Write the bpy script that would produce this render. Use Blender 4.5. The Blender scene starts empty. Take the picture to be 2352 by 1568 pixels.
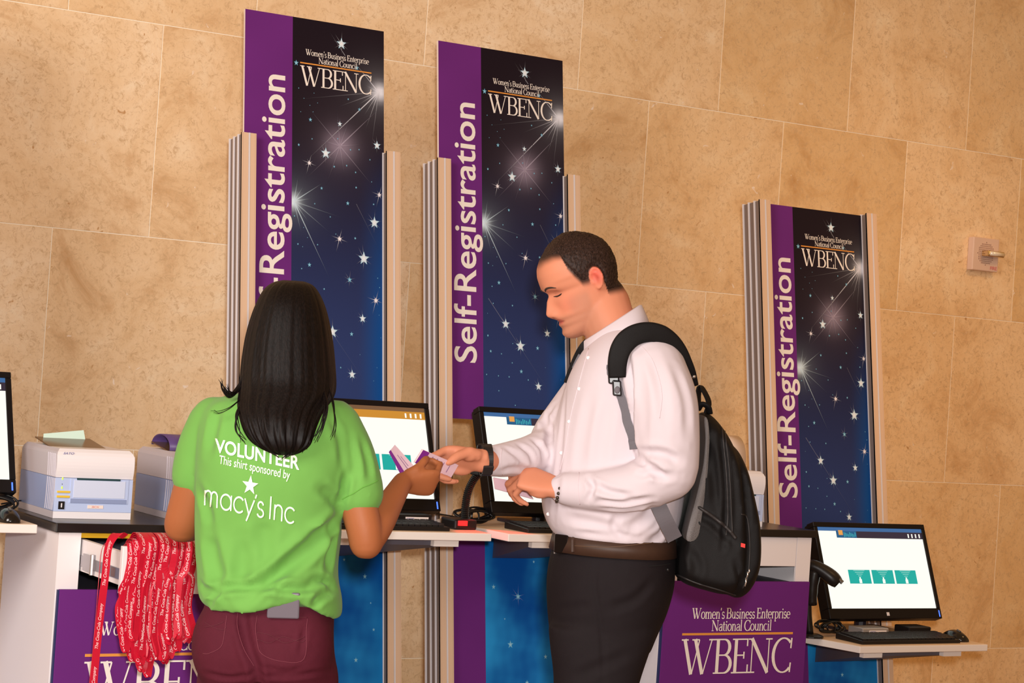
import bpy, bmesh, math, random
import numpy as np
from mathutils import Vector, Matrix
from mathutils.bvhtree import BVHTree

random.seed(7); np.random.seed(7)
scene = bpy.context.scene
COL = scene.collection

# ------------------------------------------------------------------ camera, light, exposure
# world: X runs along the stone wall (to the right), Y goes into the wall, Z is up; metres
FPX, CX, CY, EYE = 4600.0, 1176.0, 784.0, 1.465
YAW, PITCH, ROLL = math.radians(30.95), math.radians(0.87), math.radians(3.9)
FW = np.array([math.sin(YAW)*math.cos(PITCH), math.cos(YAW)*math.cos(PITCH), math.sin(PITCH)])
R0 = np.array([math.cos(YAW), -math.sin(YAW), 0.0])
U0 = np.cross(R0, FW)
CR = R0*math.cos(ROLL) + U0*math.sin(ROLL)
CU = -R0*math.sin(ROLL) + U0*math.cos(ROLL)
CO = np.array([0.0, 0.0, EYE])
F0 = np.array([math.sin(YAW), math.cos(YAW), 0.0])      # horizontal forward

cam_data = bpy.data.cameras.new('camera')
cam_data.sensor_width = 36.0
cam_data.lens = 36.0*FPX/2352.0
cam_data.clip_start = 0.05
cam = bpy.data.objects.new('camera', cam_data)
COL.objects.link(cam)
mw = Matrix.Identity(4)
for i in range(3):
    mw[i][0], mw[i][1], mw[i][2], mw[i][3] = CR[i], CU[i], -FW[i], CO[i]
cam.matrix_world = mw
scene.camera = cam

world = bpy.data.worlds.new('hall_ambient')
scene.world = world
world.use_nodes = True
bg = world.node_tree.nodes['Background']
bg.inputs[0].default_value = (1.0, 0.54, 0.22, 1)
bg.inputs[1].default_value = 0.36

def area_light(name, loc, target, size, power, color, spread=None):
    d = bpy.data.lights.new(name, 'AREA')
    d.shape = 'DISK'; d.size = size; d.energy = power; d.color = color
    if spread: d.spread = spread
    o = bpy.data.objects.new(name, d); COL.objects.link(o)
    o.location = loc
    o.rotation_euler = (Vector(target)-Vector(loc)).to_track_quat('-Z', 'Y').to_euler()
    return o
flash_pos = CO + CR*0.07 + CU*0.15 - FW*0.05
area_light('camera_flash', flash_pos, CO+FW*6 + CU*0.2, 0.12, 150, (1.0, 0.97, 0.95))
area_light('ceiling_light', (5.6, 3.4, 4.0), (5.4, 6.2, 0.7), 0.8, 4.5, (1.0, 0.55, 0.22), math.radians(62))
area_light('hall_light', (-2.6, 1.6, 3.3), (2.4, 5.6, 1.2), 2.4, 200, (1.0, 0.92, 0.87))

scene.view_settings.view_transform = 'Standard'
scene.view_settings.look = 'None'
scene.view_settings.gamma = 1.0
scene.view_settings.use_curve_mapping = False
scene.view_settings.exposure = 0.16

# ------------------------------------------------------------------ helpers
def atD(px, py, D):
    """point at camera depth D seen at photo pixel (px, py)"""
    return CO + D*(FW + CR*(px-CX)/FPX - CU*(py-CY)/FPX)
def atY(px, py, Y):
    d = FW + CR*(px-CX)/FPX - CU*(py-CY)/FPX
    return CO + d*(Y/d[1])
def atZ(px, py, z):
    d = FW + CR*(px-CX)/FPX - CU*(py-CY)/FPX
    return CO + d*((z-EYE)/d[2])

def lin(c):
    c = np.asarray(c, float)/255.0
    return np.where(c <= 0.04045, c/12.92, ((c+0.055)/1.055)**2.4)
MATS = {}
def M(name, rgb=(200, 200, 200), rough=0.5, metal=0.0, spec=0.4, emit=None, estr=0.0, alpha=1.0, sheen=0.0, noise=None, bump=None):
    """principled material; noise=(scale, amount) varies the colour, bump=(scale, strength) gives fine relief"""
    if name in MATS: return MATS[name]
    m = bpy.data.materials.new(name); m.use_nodes = True
    nt = m.node_tree; b = nt.nodes['Principled BSDF']
    c = lin(rgb)
    b.inputs['Base Color'].default_value = (*c, 1)
    b.inputs['Roughness'].default_value = rough
    b.inputs['Metallic'].default_value = metal
    b.inputs['Specular IOR Level'].default_value = spec
    b.inputs['Alpha'].default_value = alpha
    if sheen: b.inputs['Sheen Weight'].default_value = sheen
    if emit is not None:
        b.inputs['Emission Color'].default_value = (*lin(emit), 1)
        b.inputs['Emission Strength'].default_value = estr
    if noise or bump:
        tc = nt.nodes.new('ShaderNodeTexCoord')
    if noise:
        n = nt.nodes.new('ShaderNodeTexNoise'); n.inputs['Scale'].default_value = noise[0]; n.inputs['Detail'].default_value = 4
        nt.links.new(tc.outputs['Object'], n.inputs['Vector'])
        mx = nt.nodes.new('ShaderNodeMix'); mx.data_type = 'RGBA'
        mx.inputs[6].default_value = (*(c*(1-noise[1])), 1)
        mx.inputs[7].default_value = (*np.clip(c*(1+noise[1]), 0, 1), 1)
        nt.links.new(n.outputs['Fac'], mx.inputs[0]); nt.links.new(mx.outputs[2], b.inputs['Base Color'])
    if bump:
        n2 = nt.nodes.new('ShaderNodeTexNoise'); n2.inputs['Scale'].default_value = bump[0]; n2.inputs['Detail'].default_value = 3
        nt.links.new(tc.outputs['Object'], n2.inputs['Vector'])
        bp = nt.nodes.new('ShaderNodeBump'); bp.inputs['Strength'].default_value = bump[1]; bp.inputs['Distance'].default_value = 0.002
        nt.links.new(n2.outputs['Fac'], bp.inputs['Height']); nt.links.new(bp.outputs[0], b.inputs['Normal'])
    MATS[name] = m
    return m
def MV(name, rough=0.5, spec=0.3, bump=None, sheen=0.0, sss=0.0):
    """material that takes its colour from the colour attribute 'Col' (printed or natural colouring)"""
    if name in MATS: return MATS[name]
    m = M(name, (128, 128, 128), rough, spec=spec, bump=bump, sheen=sheen)
    nt = m.node_tree; b = nt.nodes['Principled BSDF']
    a = nt.nodes.new('ShaderNodeAttribute'); a.attribute_name = 'Col'
    nt.links.new(a.outputs['Color'], b.inputs['Base Color'])
    if sss:
        b.inputs['Subsurface Weight'].default_value = sss
        b.inputs['Subsurface Radius'].default_value = (0.01, 0.004, 0.002)
        b.inputs['Subsurface Scale'].default_value = 0.5
    return m

def props(o, label=None, cat=None, group=None, kind=None):
    if label: o['label'] = label
    if cat: o['category'] = cat
    if group: o['group'] = group
    if kind: o['kind'] = kind
    return o
def root(name, loc, label, cat, group=None):
    o = bpy.data.objects.new(name, None); COL.objects.link(o)
    o.location = loc; o.empty_display_size = 0.1
    return props(o, label, cat, group)
def origin_of(o):
    while o.parent is not None: o = o.parent
    return np.array(o.location)
def link_mesh(name, V, F, mats, parent=None, mi=None, smooth=False, col=None, origin=None, uvs=None):
    """V in world space. Parts are stored relative to the root of their thing."""
    V = np.asarray(V, float).reshape(-1, 3)
    if parent is not None: org = origin_of(parent)
    elif origin is not None: org = np.asarray(origin, float)
    else:
        org = np.array([(V[:, 0].min()+V[:, 0].max())/2, (V[:, 1].min()+V[:, 1].max())/2, V[:, 2].min()])
    me = bpy.data.meshes.new(name)
    me.from_pydata((V-org).tolist(), [], [list(map(int, f)) for f in F])
    if not isinstance(mats, (list, tuple)): mats = [mats]
    for m in mats: me.materials.append(m)
    if mi is not None and len(mats) > 1: me.polygons.foreach_set('material_index', np.asarray(mi, np.int32))
    if smooth: me.polygons.foreach_set('use_smooth', np.ones(len(F), bool))
    if col is not None:
        a = me.color_attributes.new('Col', 'FLOAT_COLOR', 'POINT')
        c = np.ones((len(V), 4)); c[:, :3] = col
        a.data.foreach_set('color', c.ravel())
    me.update()
    o = bpy.data.objects.new(name, me); COL.objects.link(o)
    if parent is not None: o.parent = parent
    else: o.location = org
    return o

def frames(path, up=None):
    """parallel transport frames along a path"""
    P = np.asarray(path, float); n = len(P)
    T = np.gradient(P, axis=0); T /= np.linalg.norm(T, axis=1)[:, None]+1e-12
    if up is None:
        up = np.array([0, 0, 1.0]) if abs(T[0][2]) < 0.9 else np.array([1.0, 0, 0])
    A = np.zeros((n, 3)); a = up - T[0]*np.dot(up, T[0]); A[0] = a/np.linalg.norm(a)
    for i in range(1, n):
        a = A[i-1] - T[i]*np.dot(A[i-1], T[i]); A[i] = a/(np.linalg.norm(a)+1e-12)
    B = np.cross(T, A)
    return T, A, B
def spline(P, n):
    """Catmull-Rom resample through the points"""
    P = np.asarray(P, float)
    if P.ndim == 1: P = P[:, None]
    k = len(P); Q = np.vstack([2*P[0]-P[1], P, 2*P[-1]-P[-2]])
    t = np.linspace(0, k-1-1e-9, n); i = t.astype(int); u = (t-i)[:, None]
    p0, p1, p2, p3 = Q[i], Q[i+1], Q[i+2], Q[i+3]
    return 0.5*((2*p1)+(-p0+p2)*u+(2*p0-5*p1+4*p2-p3)*u*u+(-p0+3*p1-3*p2+p3)*u**3)

class MB:
    """collects shapes (world space) that become ONE mesh"""
    def __init__(s): s.v = []; s.f = []; s.m = []
    def add(s, V, F, mi=0):
        b = len(s.v); s.v += [tuple(map(float, p)) for p in V]
        s.f += [tuple(int(i)+b for i in f) for f in F]; s.m += [mi]*len(F); return s
    def box(s, x0, x1, y0, y1, z0, z1, mi=0):
        V = [(x, y, z) for z in (z0, z1) for y in (y0, y1) for x in (x0, x1)]
        return s.add(V, [(0, 2, 3, 1), (4, 5, 7, 6), (0, 1, 5, 4), (2, 6, 7, 3), (0, 4, 6, 2), (1, 3, 7, 5)], mi)
    def obox(s, c, ax, ay, az, mi=0):
        """oriented box: centre and three half-axis vectors"""
        c, ax, ay, az = map(np.asarray, (c, ax, ay, az))
        V = [c+i*ax+j*ay+k*az for k in (-1, 1) for j in (-1, 1) for i in (-1, 1)]
        return s.add(V, [(0, 2, 3, 1), (4, 5, 7, 6), (0, 1, 5, 4), (2, 6, 7, 3), (0, 4, 6, 2), (1, 3, 7, 5)], mi)
    def prism(s, poly, fn, a, b, mi=0):
        """poly 2D outline (ccw) extruded: fn(u, v, w) gives the world point for w in a..b"""
        n = len(poly)
        V = [fn(u, v, a) for u, v in poly]+[fn(u, v, b) for u, v in poly]
        F = [tuple(range(n))[::-1], tuple(range(n, 2*n))]+[(i, (i+1) % n, n+(i+1) % n, n+i) for i in range(n)]
        return s.add(V, F, mi)
    def tube(s, path, r, n=8, mi=0, cap=True, flat=1.0, up=None):
        P = np.asarray(path, float); k = len(P)
        r = np.broadcast_to(np.asarray(r, float), (k,))
        T, A, B = frames(P, up)
        V = []
        for i in range(k):
            for j in range(n):
                a = 2*math.pi*j/n
                V.append(P[i]+r[i]*(math.cos(a)*A[i]*flat+math.sin(a)*B[i]))
        F = [(i*n+j, i*n+(j+1) % n, (i+1)*n+(j+1) % n, (i+1)*n+j) for i in range(k-1) for j in range(n)]
        if cap: F += [tuple(range(n))[::-1], tuple(range((k-1)*n, k*n))]
        return s.add(V, F, mi)
    def loft(s, rings, mi=0, cap=True):
        k = len(rings); n = len(rings[0]); V = [p for r in rings for p in r]
        F = [(i*n+j, i*n+(j+1) % n, (i+1)*n+(j+1) % n, (i+1)*n+j) for i in range(k-1) for j in range(n)]
        if cap: F += [tuple(range(n))[::-1], tuple(range((k-1)*n, k*n))]
        return s.add(V, F, mi)
    def ball(s, c, rx, ry=None, rz=None, n=12, mi=0, ax=None):
        ry = rx if ry is None else ry; rz = rx if rz is None else rz
        A = np.eye(3) if ax is None else np.asarray(ax)
        rings = []
        for i in range(1, n):
            t = math.pi*i/n
            rings.append([np.asarray(c)+A[0]*rx*math.sin(t)*math.cos(p)+A[1]*ry*math.sin(t)*math.sin(p)-A[2]*rz*math.cos(t) for p in np.linspace(0, 2*math.pi, 2*n, endpoint=False)])
        return s.loft(rings, mi)
    def build(s, name, mats, parent=None, smooth=False, bevel=0, origin=None, seg=2):
        o = link_mesh(name, s.v, s.f, mats, parent, s.m, smooth, origin=origin)
        if bevel:
            bm = bmesh.new(); bm.from_mesh(o.data)
            ed = [e for e in bm.edges if len(e.link_faces) == 2 and e.calc_face_angle(0) > 0.5]
            bmesh.ops.bevel(bm, geom=ed, offset=bevel, segments=seg, profile=0.5, affect='EDGES', clamp_overlap=True)
            bm.to_mesh(o.data); bm.free()
        return o

def ribbon(path, side, width, thick=0.0008):
    """flat strap along a path; side = vectors across it. returns V, F"""
    P = np.asarray(path, float); S = np.asarray(side, float)
    if S.ndim == 1: S = np.tile(S, (len(P), 1))
    T = np.gradient(P, axis=0); T /= np.linalg.norm(T, axis=1)[:, None]+1e-12
    S = S-T*(S*T).sum(1)[:, None]; S /= np.linalg.norm(S, axis=1)[:, None]+1e-12
    N = np.cross(T, S); w = np.broadcast_to(np.asarray(width, float), (len(P),))[:, None]
    V = np.stack([P-S*w/2-N*thick/2, P+S*w/2-N*thick/2, P+S*w/2+N*thick/2, P-S*w/2+N*thick/2], 1).reshape(-1, 3)
    n = 4; k = len(P)
    F = [(i*n+j, i*n+(j+1) % n, (i+1)*n+(j+1) % n, (i+1)*n+j) for i in range(k-1) for j in range(n)]
    F += [(3, 2, 1, 0), tuple(range((k-1)*n, k*n))]
    return V, F, N

# ------------------------------------------------------------------ lettering
_txt_cache = {}
def text2d(body, bold=0.0, shear=0.0, spacing=1.0):
    """2D mesh of a line of sans lettering from Blender's built-in font: verts (n,2), faces; baseline at 0"""
    key = (body, bold, shear, spacing)
    if key in _txt_cache: return _txt_cache[key]
    cu = bpy.data.curves.new('lettering', 'FONT'); cu.body = body; cu.size = 1.0
    cu.offset = bold; cu.shear = shear; cu.space_character = spacing; cu.resolution_u = 5
    o = bpy.data.objects.new('lettering', cu); COL.objects.link(o)
    dg = bpy.context.evaluated_depsgraph_get()
    me = o.evaluated_get(dg).to_mesh()
    V = np.array([v.co[:2] for v in me.vertices]); F = [tuple(p.vertices) for p in me.polygons]
    o.evaluated_get(dg).to_mesh_clear()
    bpy.data.objects.remove(o); bpy.data.curves.remove(cu)
    _txt_cache[key] = (V, F)
    return V, F
def _stroke(pts, ws):
    P = np.asarray(pts, float); n = len(P); w = np.broadcast_to(np.asarray(ws, float), (n,))
    T = np.gradient(P, axis=0); T /= np.linalg.norm(T, axis=1)[:, None]+1e-9
    N = np.stack([-T[:, 1], T[:, 0]], 1)
    V = np.vstack([P-N*w[:, None]/2, P+N*w[:, None]/2])
    return V, [(i, i+1, n+i+1, n+i) for i in range(n-1)]
def _arc(cx, cy, rx, ry, a0, a1, T, t, n=14):
    a = np.radians(np.linspace(a0, a1, n))
    return np.stack([cx+rx*np.cos(a), cy+ry*np.sin(a)], 1), t+(T-t)*np.abs(np.cos(a))**1.3
def _L(x0, y0, x1, y1, w): return np.array([(x0, y0), (x1, y1)]), w
def serif_glyphs(T=0.12, t=0.04):
    G = {}; s = t
    def bar(x0, x1, y): return _L(x0, y, x1, y, s)
    G['W'] = (1.28, [_L(.10, 1, .40, 0, T), _L(.42, 0, .66, .98, t), _L(.50, 1, .82, 0, T), _L(.84, 0, 1.14, 1, t), bar(-.02, .24, .98), bar(.38, .66, .98), bar(1.02, 1.26, .98)])
    G['B'] = (.76, [_L(.16, 0, .16, 1, T), bar(.02, .4, .98), bar(.02, .42, .02), bar(.16, .42, .53), _arc(.40, .755, .21, .225, -90, 90, T, t), _arc(.42, .275, .25, .255, -90, 90, T, t)])
    G['E'] = (.70, [_L(.16, 0, .16, 1, T), bar(.02, .60, .98), bar(.02, .64, .02), bar(.16, .48, .52), _L(.60, 1, .60, .78, s*1.3), _L(.64, 0, .64, .25, s*1.3), _L(.48, .42, .48, .62, s*1.3)])
    G['N'] = (.98, [_L(.15, 0, .15, 1, t), _L(.13, 1, .80, 0, T), _L(.81, 0, .81, 1, t), bar(.0, .2, .98), bar(.02, .29, .02), bar(.68, .94, .98)])
    G['C'] = (.88, [_arc(.48, .5, .40, .5, 48, 312, T, t, 22), _L(.77, .70, .79, 1.0, s*1.4), _L(.77, .0, .79, .28, s*1.4)])
    x = .64
    G['o'] = (.60, [_arc(.30, x/2, .24, x/2, 0, 360, T*.85, t, 22)])
    G['c'] = (.52, [_arc(.29, x/2, .23, x/2, 50, 310, T*.85, t, 18)])
    G['e'] = (.56, [_arc(.29, x/2, .23, x/2, 5, 310, T*.85, t, 20), bar(.08, .51, x*.53)])
    def stem(xx, y0=0, y1=x): return _L(xx, y0, xx, y1, T*.8)
    def feet(xx): return bar(xx-.11, xx+.11, .015)
    def flag(xx, y=x): return bar(xx-.11, xx, y-.02)
    def arch(x0, w_): return _arc(x0+w_/2, x-.24, w_/2, .23, 0, 170, T*.8, t, 10)
    G['n'] = (.66, [stem(.15), flag(.15), feet(.15), arch(.17, .33), stem(.50, 0, x-.22), feet(.50)])
    G['m'] = (1.0, [stem(.15), flag(.15), feet(.15), arch(.17, .31), stem(.48, 0, x-.22), feet(.48), arch(.50, .33), stem(.83, 0, x-.22), feet(.83)])
    G['u'] = (.66, [stem(.15, .2, x), flag(.15), _arc(.31, .22, .16, .20, 180, 350, T*.7, t, 10), stem(.50), flag(.50), bar(.50, .62, .02)])
    G['i'] = (.34, [stem(.17), flag(.17), feet(.17), _L(.17, .80, .17, .92, T)])
    G['l'] = (.34, [stem(.17, 0, 1.05), flag(.17, 1.05), feet(.17)])
    G['t'] = (.38, [stem(.17, .06, .86), bar(.02, .34, x-.02), _arc(.27, .10, .10, .09, 180, 310, T*.6, t, 8)])
    G['r'] = (.46, [stem(.15), flag(.15), feet(.15), _arc(.34, x-.17, .16, .15, 60, 170, T*.6, t*1.5, 8)])
    G['p'] = (.64, [stem(.15, -.28, x), flag(.15), bar(.04, .28, -.28), _arc(.31, x/2, .24, x/2, -120, 120, T*.85, t, 18)])
    G['a'] = (.54, [_arc(.27, x-.18, .19, .17, 0, 160, T*.6, t, 10), stem(.44, .04, x-.16), bar(.44, .54, .02), _arc(.26, .17, .18, .16, 70, 340, T*.7, t, 16), bar(.2, .44, .38)])
    G['s'] = (.46, [_arc(.23, x*.73, .15, x*.25, 20, 270, T*.5, t*1.6, 12), _arc(.23, x*.25, .17, x*.25, -160, 90, T*.6, t*1.6, 12)])
    G["'"] = (.24, [_L(.13, 1.02, .09, .78, T*.8)])
    G[' '] = (.28, [])
    return G
SERIF = serif_glyphs(); SERIF_TXT = serif_glyphs(.15, .06)
def thin_glyphs(w=0.085):
    G = {}; x = 0.72
    def ar(cx, cy, rx, ry, a0, a1, n=18): return _arc(cx, cy, rx, ry, a0, a1, w, w, n)
    G['m'] = (1.08, [_L(.1, 0, .1, x, w), ar(.30, x-.22, .20, .22, 0, 180), _L(.50, 0, .50, x-.22, w), ar(.70, x-.22, .20, .22, 0, 180), _L(.90, 0, .90, x-.22, w)])
    G['a'] = (.86, [ar(.40, x/2, .34, x/2, 0, 360, 26), _L(.74, 0, .74, x, w)])
    G['c'] = (.74, [ar(.40, x/2, .34, x/2, 42, 318, 24)])
    G['y'] = (.66, [_L(.02, x, .33, 0, w), _L(.64, x, .18, -.32, w)])
    G["'"] = (.16, [_L(.10, 1.0, .04, .82, w)])
    G['s'] = (.52, [ar(.25, x*.74, .17, x*.24, 10, 265, 14), ar(.25, x*.25, .20, x*.25, -165, 85, 14)])
    G['i'] = (.34, [_L(.15, 0, .15, 1.06, w)])
    G['n'] = (.72, [_L(.1, 0, .1, x, w), ar(.34, x-.25, .24, .25, 0, 180), _L(.58, 0, .58, x-.25, w)])
    G[' '] = (.22, [])
    return G
THIN = thin_glyphs()
def glyph_text(body, G, track=0.0):
    V, F, x, b, lay = [], [], 0.0, 0, 0
    for ch in body:
        adv, st = G[ch]
        for pts, w in st:
            v, f = _stroke(pts, w); v = np.column_stack([v+np.array([x, 0]), np.full(len(v), float(lay % 7))]); lay += 1
            V.append(v); F += [tuple(i+b for i in q) for q in f]; b += len(v)
        x += adv+track
    return np.vstack(V), F
def fit2d(VF, x0, x1, y0=None, y1=None, capheight=None):
    """scale a 2D text so that it spans x0..x1; y0 = baseline, y1 = height of the caps line"""
    V, F = VF; V = V.copy()
    a, b = V[:, 0].min(), V[:, 0].max()
    V[:, 0] = x0+(V[:, 0]-a)*(x1-x0)/(b-a)
    cap = capheight if capheight else V[:, 1].max()
    V[:, 1] = y0+V[:, 1]*(y1-y0)/cap
    return V, F
# ------------------------------------------------------------------ the room: stone wall, floor, ceiling
WALL_Y = 6.2
def stone_material():
    m = bpy.data.materials.new('limestone'); m.use_nodes = True
    nt = m.node_tree; b = nt.nodes['Principled BSDF']; N = nt.nodes.new; Lk = nt.links.new
    tc = N('ShaderNodeTexCoord'); oi = N('ShaderNodeObjectInfo')
    mul = N('ShaderNodeVectorMath'); mul.operation = 'MULTIPLY_ADD'
    cmb = N('ShaderNodeCombineXYZ')
    for i in range(3): Lk(oi.outputs['Random'], cmb.inputs[i])
    mul.inputs[1].default_value = (37.0, 11.0, 53.0)
    Lk(cmb.outputs[0], mul.inputs[0]); Lk(tc.outputs['Object'], mul.inputs[2])
    vec = mul.outputs[0]
    def noise(scale, detail, rough=0.6, dist=0.0, src=vec):
        n = N('ShaderNodeTexNoise'); n.inputs['Scale'].default_value = scale; n.inputs['Detail'].default_value = detail
        n.inputs['Roughness'].default_value = rough; n.inputs['Distortion'].default_value = dist
        Lk(src, n.inputs['Vector']); return n.outputs['Fac']
    def ramp(src, stops):
        r = N('ShaderNodeValToRGB'); Lk(src, r.inputs[0]); e = r.color_ramp.elements
        e[0].position, e[0].color = stops[0][0], (*lin(stops[0][1]), 1)
        e[1].position, e[1].color = stops[-1][0], (*lin(stops[-1][1]), 1)
        for p, c in stops[1:-1]:
            q = e.new(p); q.color = (*lin(c), 1)
        return r.outputs[0]
    def mix(fac, a, c, mode='MIX'):
        x = N('ShaderNodeMix'); x.data_type = 'RGBA'; x.blend_type = mode
        if isinstance(fac, float): x.inputs[0].default_value = fac
        else: Lk(fac, x.inputs[0])
        for s, i in ((a, 6), (c, 7)):
            if isinstance(s, tuple): x.inputs[i].default_value = (*lin(s), 1)
            else: Lk(s, x.inputs[i])
        return x.outputs[2]
    def thr(src, lo, hi):
        r = N('ShaderNodeMapRange'); r.inputs[1].default_value = lo; r.inputs[2].default_value = hi; r.interpolation_type = 'SMOOTHSTEP'
        Lk(src, r.inputs[0]); return r.outputs[0]
    base = ramp(noise(3.4, 8, 0.72, 0.8), [(0.30, (214, 178, 136)), (0.46, (242, 217, 182)), (0.56, (247, 225, 194)), (0.72, (254, 242, 220))])
    tint_unused = ramp(oi.outputs['Random'], [(0.0, (216, 182, 142)), (0.45, (228, 200, 168)), (1.0, (236, 216, 194))])
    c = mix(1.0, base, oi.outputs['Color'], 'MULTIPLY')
    c = mix(thr(noise(48, 8, 0.85, 0.8), 0.48, 0.66), c, (206, 172, 130))                # fine mottling
    mp = N('ShaderNodeMapping'); mp.inputs['Scale'].default_value = (1.0, 1.0, 0.45); Lk(vec, mp.inputs[0])
    v = N('ShaderNodeTexVoronoi'); v.feature = 'DISTANCE_TO_EDGE'; v.inputs['Scale'].default_value = 34; Lk(mp.outputs[0], v.inputs['Vector'])
    v.inputs['Randomness'].default_value = 1.0
    nz = N('ShaderNodeMath'); nz.operation = 'MULTIPLY'
    Lk(thr(v.outputs['Distance'], 0.03, 0.0), nz.inputs[0]); Lk(thr(noise(26, 4), 0.57, 0.66), nz.inputs[1])
    nh = N('ShaderNodeMath'); nh.operation = 'MULTIPLY'; nh.inputs[1].default_value = 0.55; Lk(nz.outputs[0], nh.inputs[0])
    c = mix(nh.outputs[0], c, (196, 160, 122))                                            # shell outlines
    c = mix(thr(noise(24, 3, 0.5, 1.2), 0.71, 0.76), c, (198, 154, 106))                  # rusty flecks
    c = mix(thr(noise(31, 4, 0.55, 1.0), 0.69, 0.76), c, (246, 228, 210))                # pale flecks
    Lk(c, b.inputs['Base Color'])
    b.inputs['Roughness'].default_value = 0.42; b.inputs['Specular IOR Level'].default_value = 0.3
    bp = N('ShaderNodeBump'); bp.inputs['Strength'].default_value = 0.12; bp.inputs['Distance'].default_value = 0.002
    Lk(noise(60, 4), bp.inputs['Height']); Lk(bp.outputs[0], b.inputs['Normal'])
    return m
stone = stone_material()
mortar = M('mortar', (255, 244, 226), 0.9, noise=(30, 0.08))
wall = MB().box(-3, 12, WALL_Y+0.0014, WALL_Y+0.25, 0, 4.6).build('wall_back', mortar)
props(wall, 'warm beige limestone wall of large slabs in running bond', None, None, 'structure')
SW, SH, SX0, SZ0 = 0.6430, 0.6930, 2.317, 1.822-2*0.693
g = 0.0013; bv = 0.0008
slab_mesh = None
for r in range(-1, 6):
    for k in range(-5, 11):
        x0 = SX0+SW*k+(SW/2 if (r % 2) == 1 else 0.0)
        z0 = SZ0+SH*r
        c = np.array([x0+SW/2, WALL_Y, z0+SH/2])
        zlo = max(z0, 0.0)
        if slab_mesh is None or zlo > z0:
            h0, h1 = (zlo-c[2])+g, SH/2-g
            mb = MB().box(-SW/2+g, SW/2-g, 0, 0.0014, h0, h1)
            s = link_mesh('stone_slab', np.array(mb.v)+c, mb.f, stone, None, origin=c)
            bm = bmesh.new(); bm.from_mesh(s.data)
            fe = [e for e in bm.edges if all(abs(v.co.y) < 1e-6 for v in e.verts)]
            bmesh.ops.bevel(bm, geom=fe, offset=bv, segments=1, affect='EDGES'); bm.to_mesh(s.data); bm.free()
            if zlo == z0: slab_mesh = s.data
        else:
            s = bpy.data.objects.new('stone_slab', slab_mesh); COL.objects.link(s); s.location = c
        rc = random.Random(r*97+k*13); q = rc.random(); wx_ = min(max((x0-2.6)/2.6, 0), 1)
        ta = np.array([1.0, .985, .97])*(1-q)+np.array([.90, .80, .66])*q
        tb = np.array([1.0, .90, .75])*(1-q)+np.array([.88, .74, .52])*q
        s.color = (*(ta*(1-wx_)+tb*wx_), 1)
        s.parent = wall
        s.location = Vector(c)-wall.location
floor_m = M('floor_stone', (150, 120, 92), 0.35, noise=(3, 0.12))
fl = MB().box(-3, 12, -2.0, WALL_Y+0.25, -0.1, 0).build('floor', floor_m)
props(fl, 'polished beige stone floor', None, None, 'structure')
# ------------------------------------------------------------------ self-registration kiosks (lean back a little)
TH = math.atan(0.152); ST, CT = math.sin(TH), math.cos(TH)
KY0 = 5.27
def kp(x, d, s):
    """point on a kiosk: x along the wall, d behind its front face, s up along its leaning face"""
    return (x, KY0+s*ST+d*CT, s*CT-d*ST)
alu = M('satin_aluminium', (226, 223, 228), 0.36, 0.1)
alu_reflect = M('aluminium_warm_reflection', (226, 194, 164), 0.42, 0.1)  # same metal; its warm reflection on the front is painted as beige
alu_side = M('aluminium_dark_reflection', (128, 112, 104), 0.5, 0.1)  # same metal; the darker reflection in the side recesses is painted in
board_edge = M('board_edge', (228, 214, 208), 0.6)
white_print = M('white_print', (240, 232, 224), 0.5)
orange_print = M('orange_print', (226, 150, 66), 0.5)
print_mat = MV('sign_print', 0.5, 0.12)
star_mat = MV('star_print', 0.5, 0.2)
shelf_white = M('white_laminate', (236, 228, 222), 0.45)
shelf_top = M('shelf_top_laminate', (232, 208, 180), 0.5, noise=(6, 0.04))
bracket_grey = M('bracket_grey', (88, 84, 94), 0.5)

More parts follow.
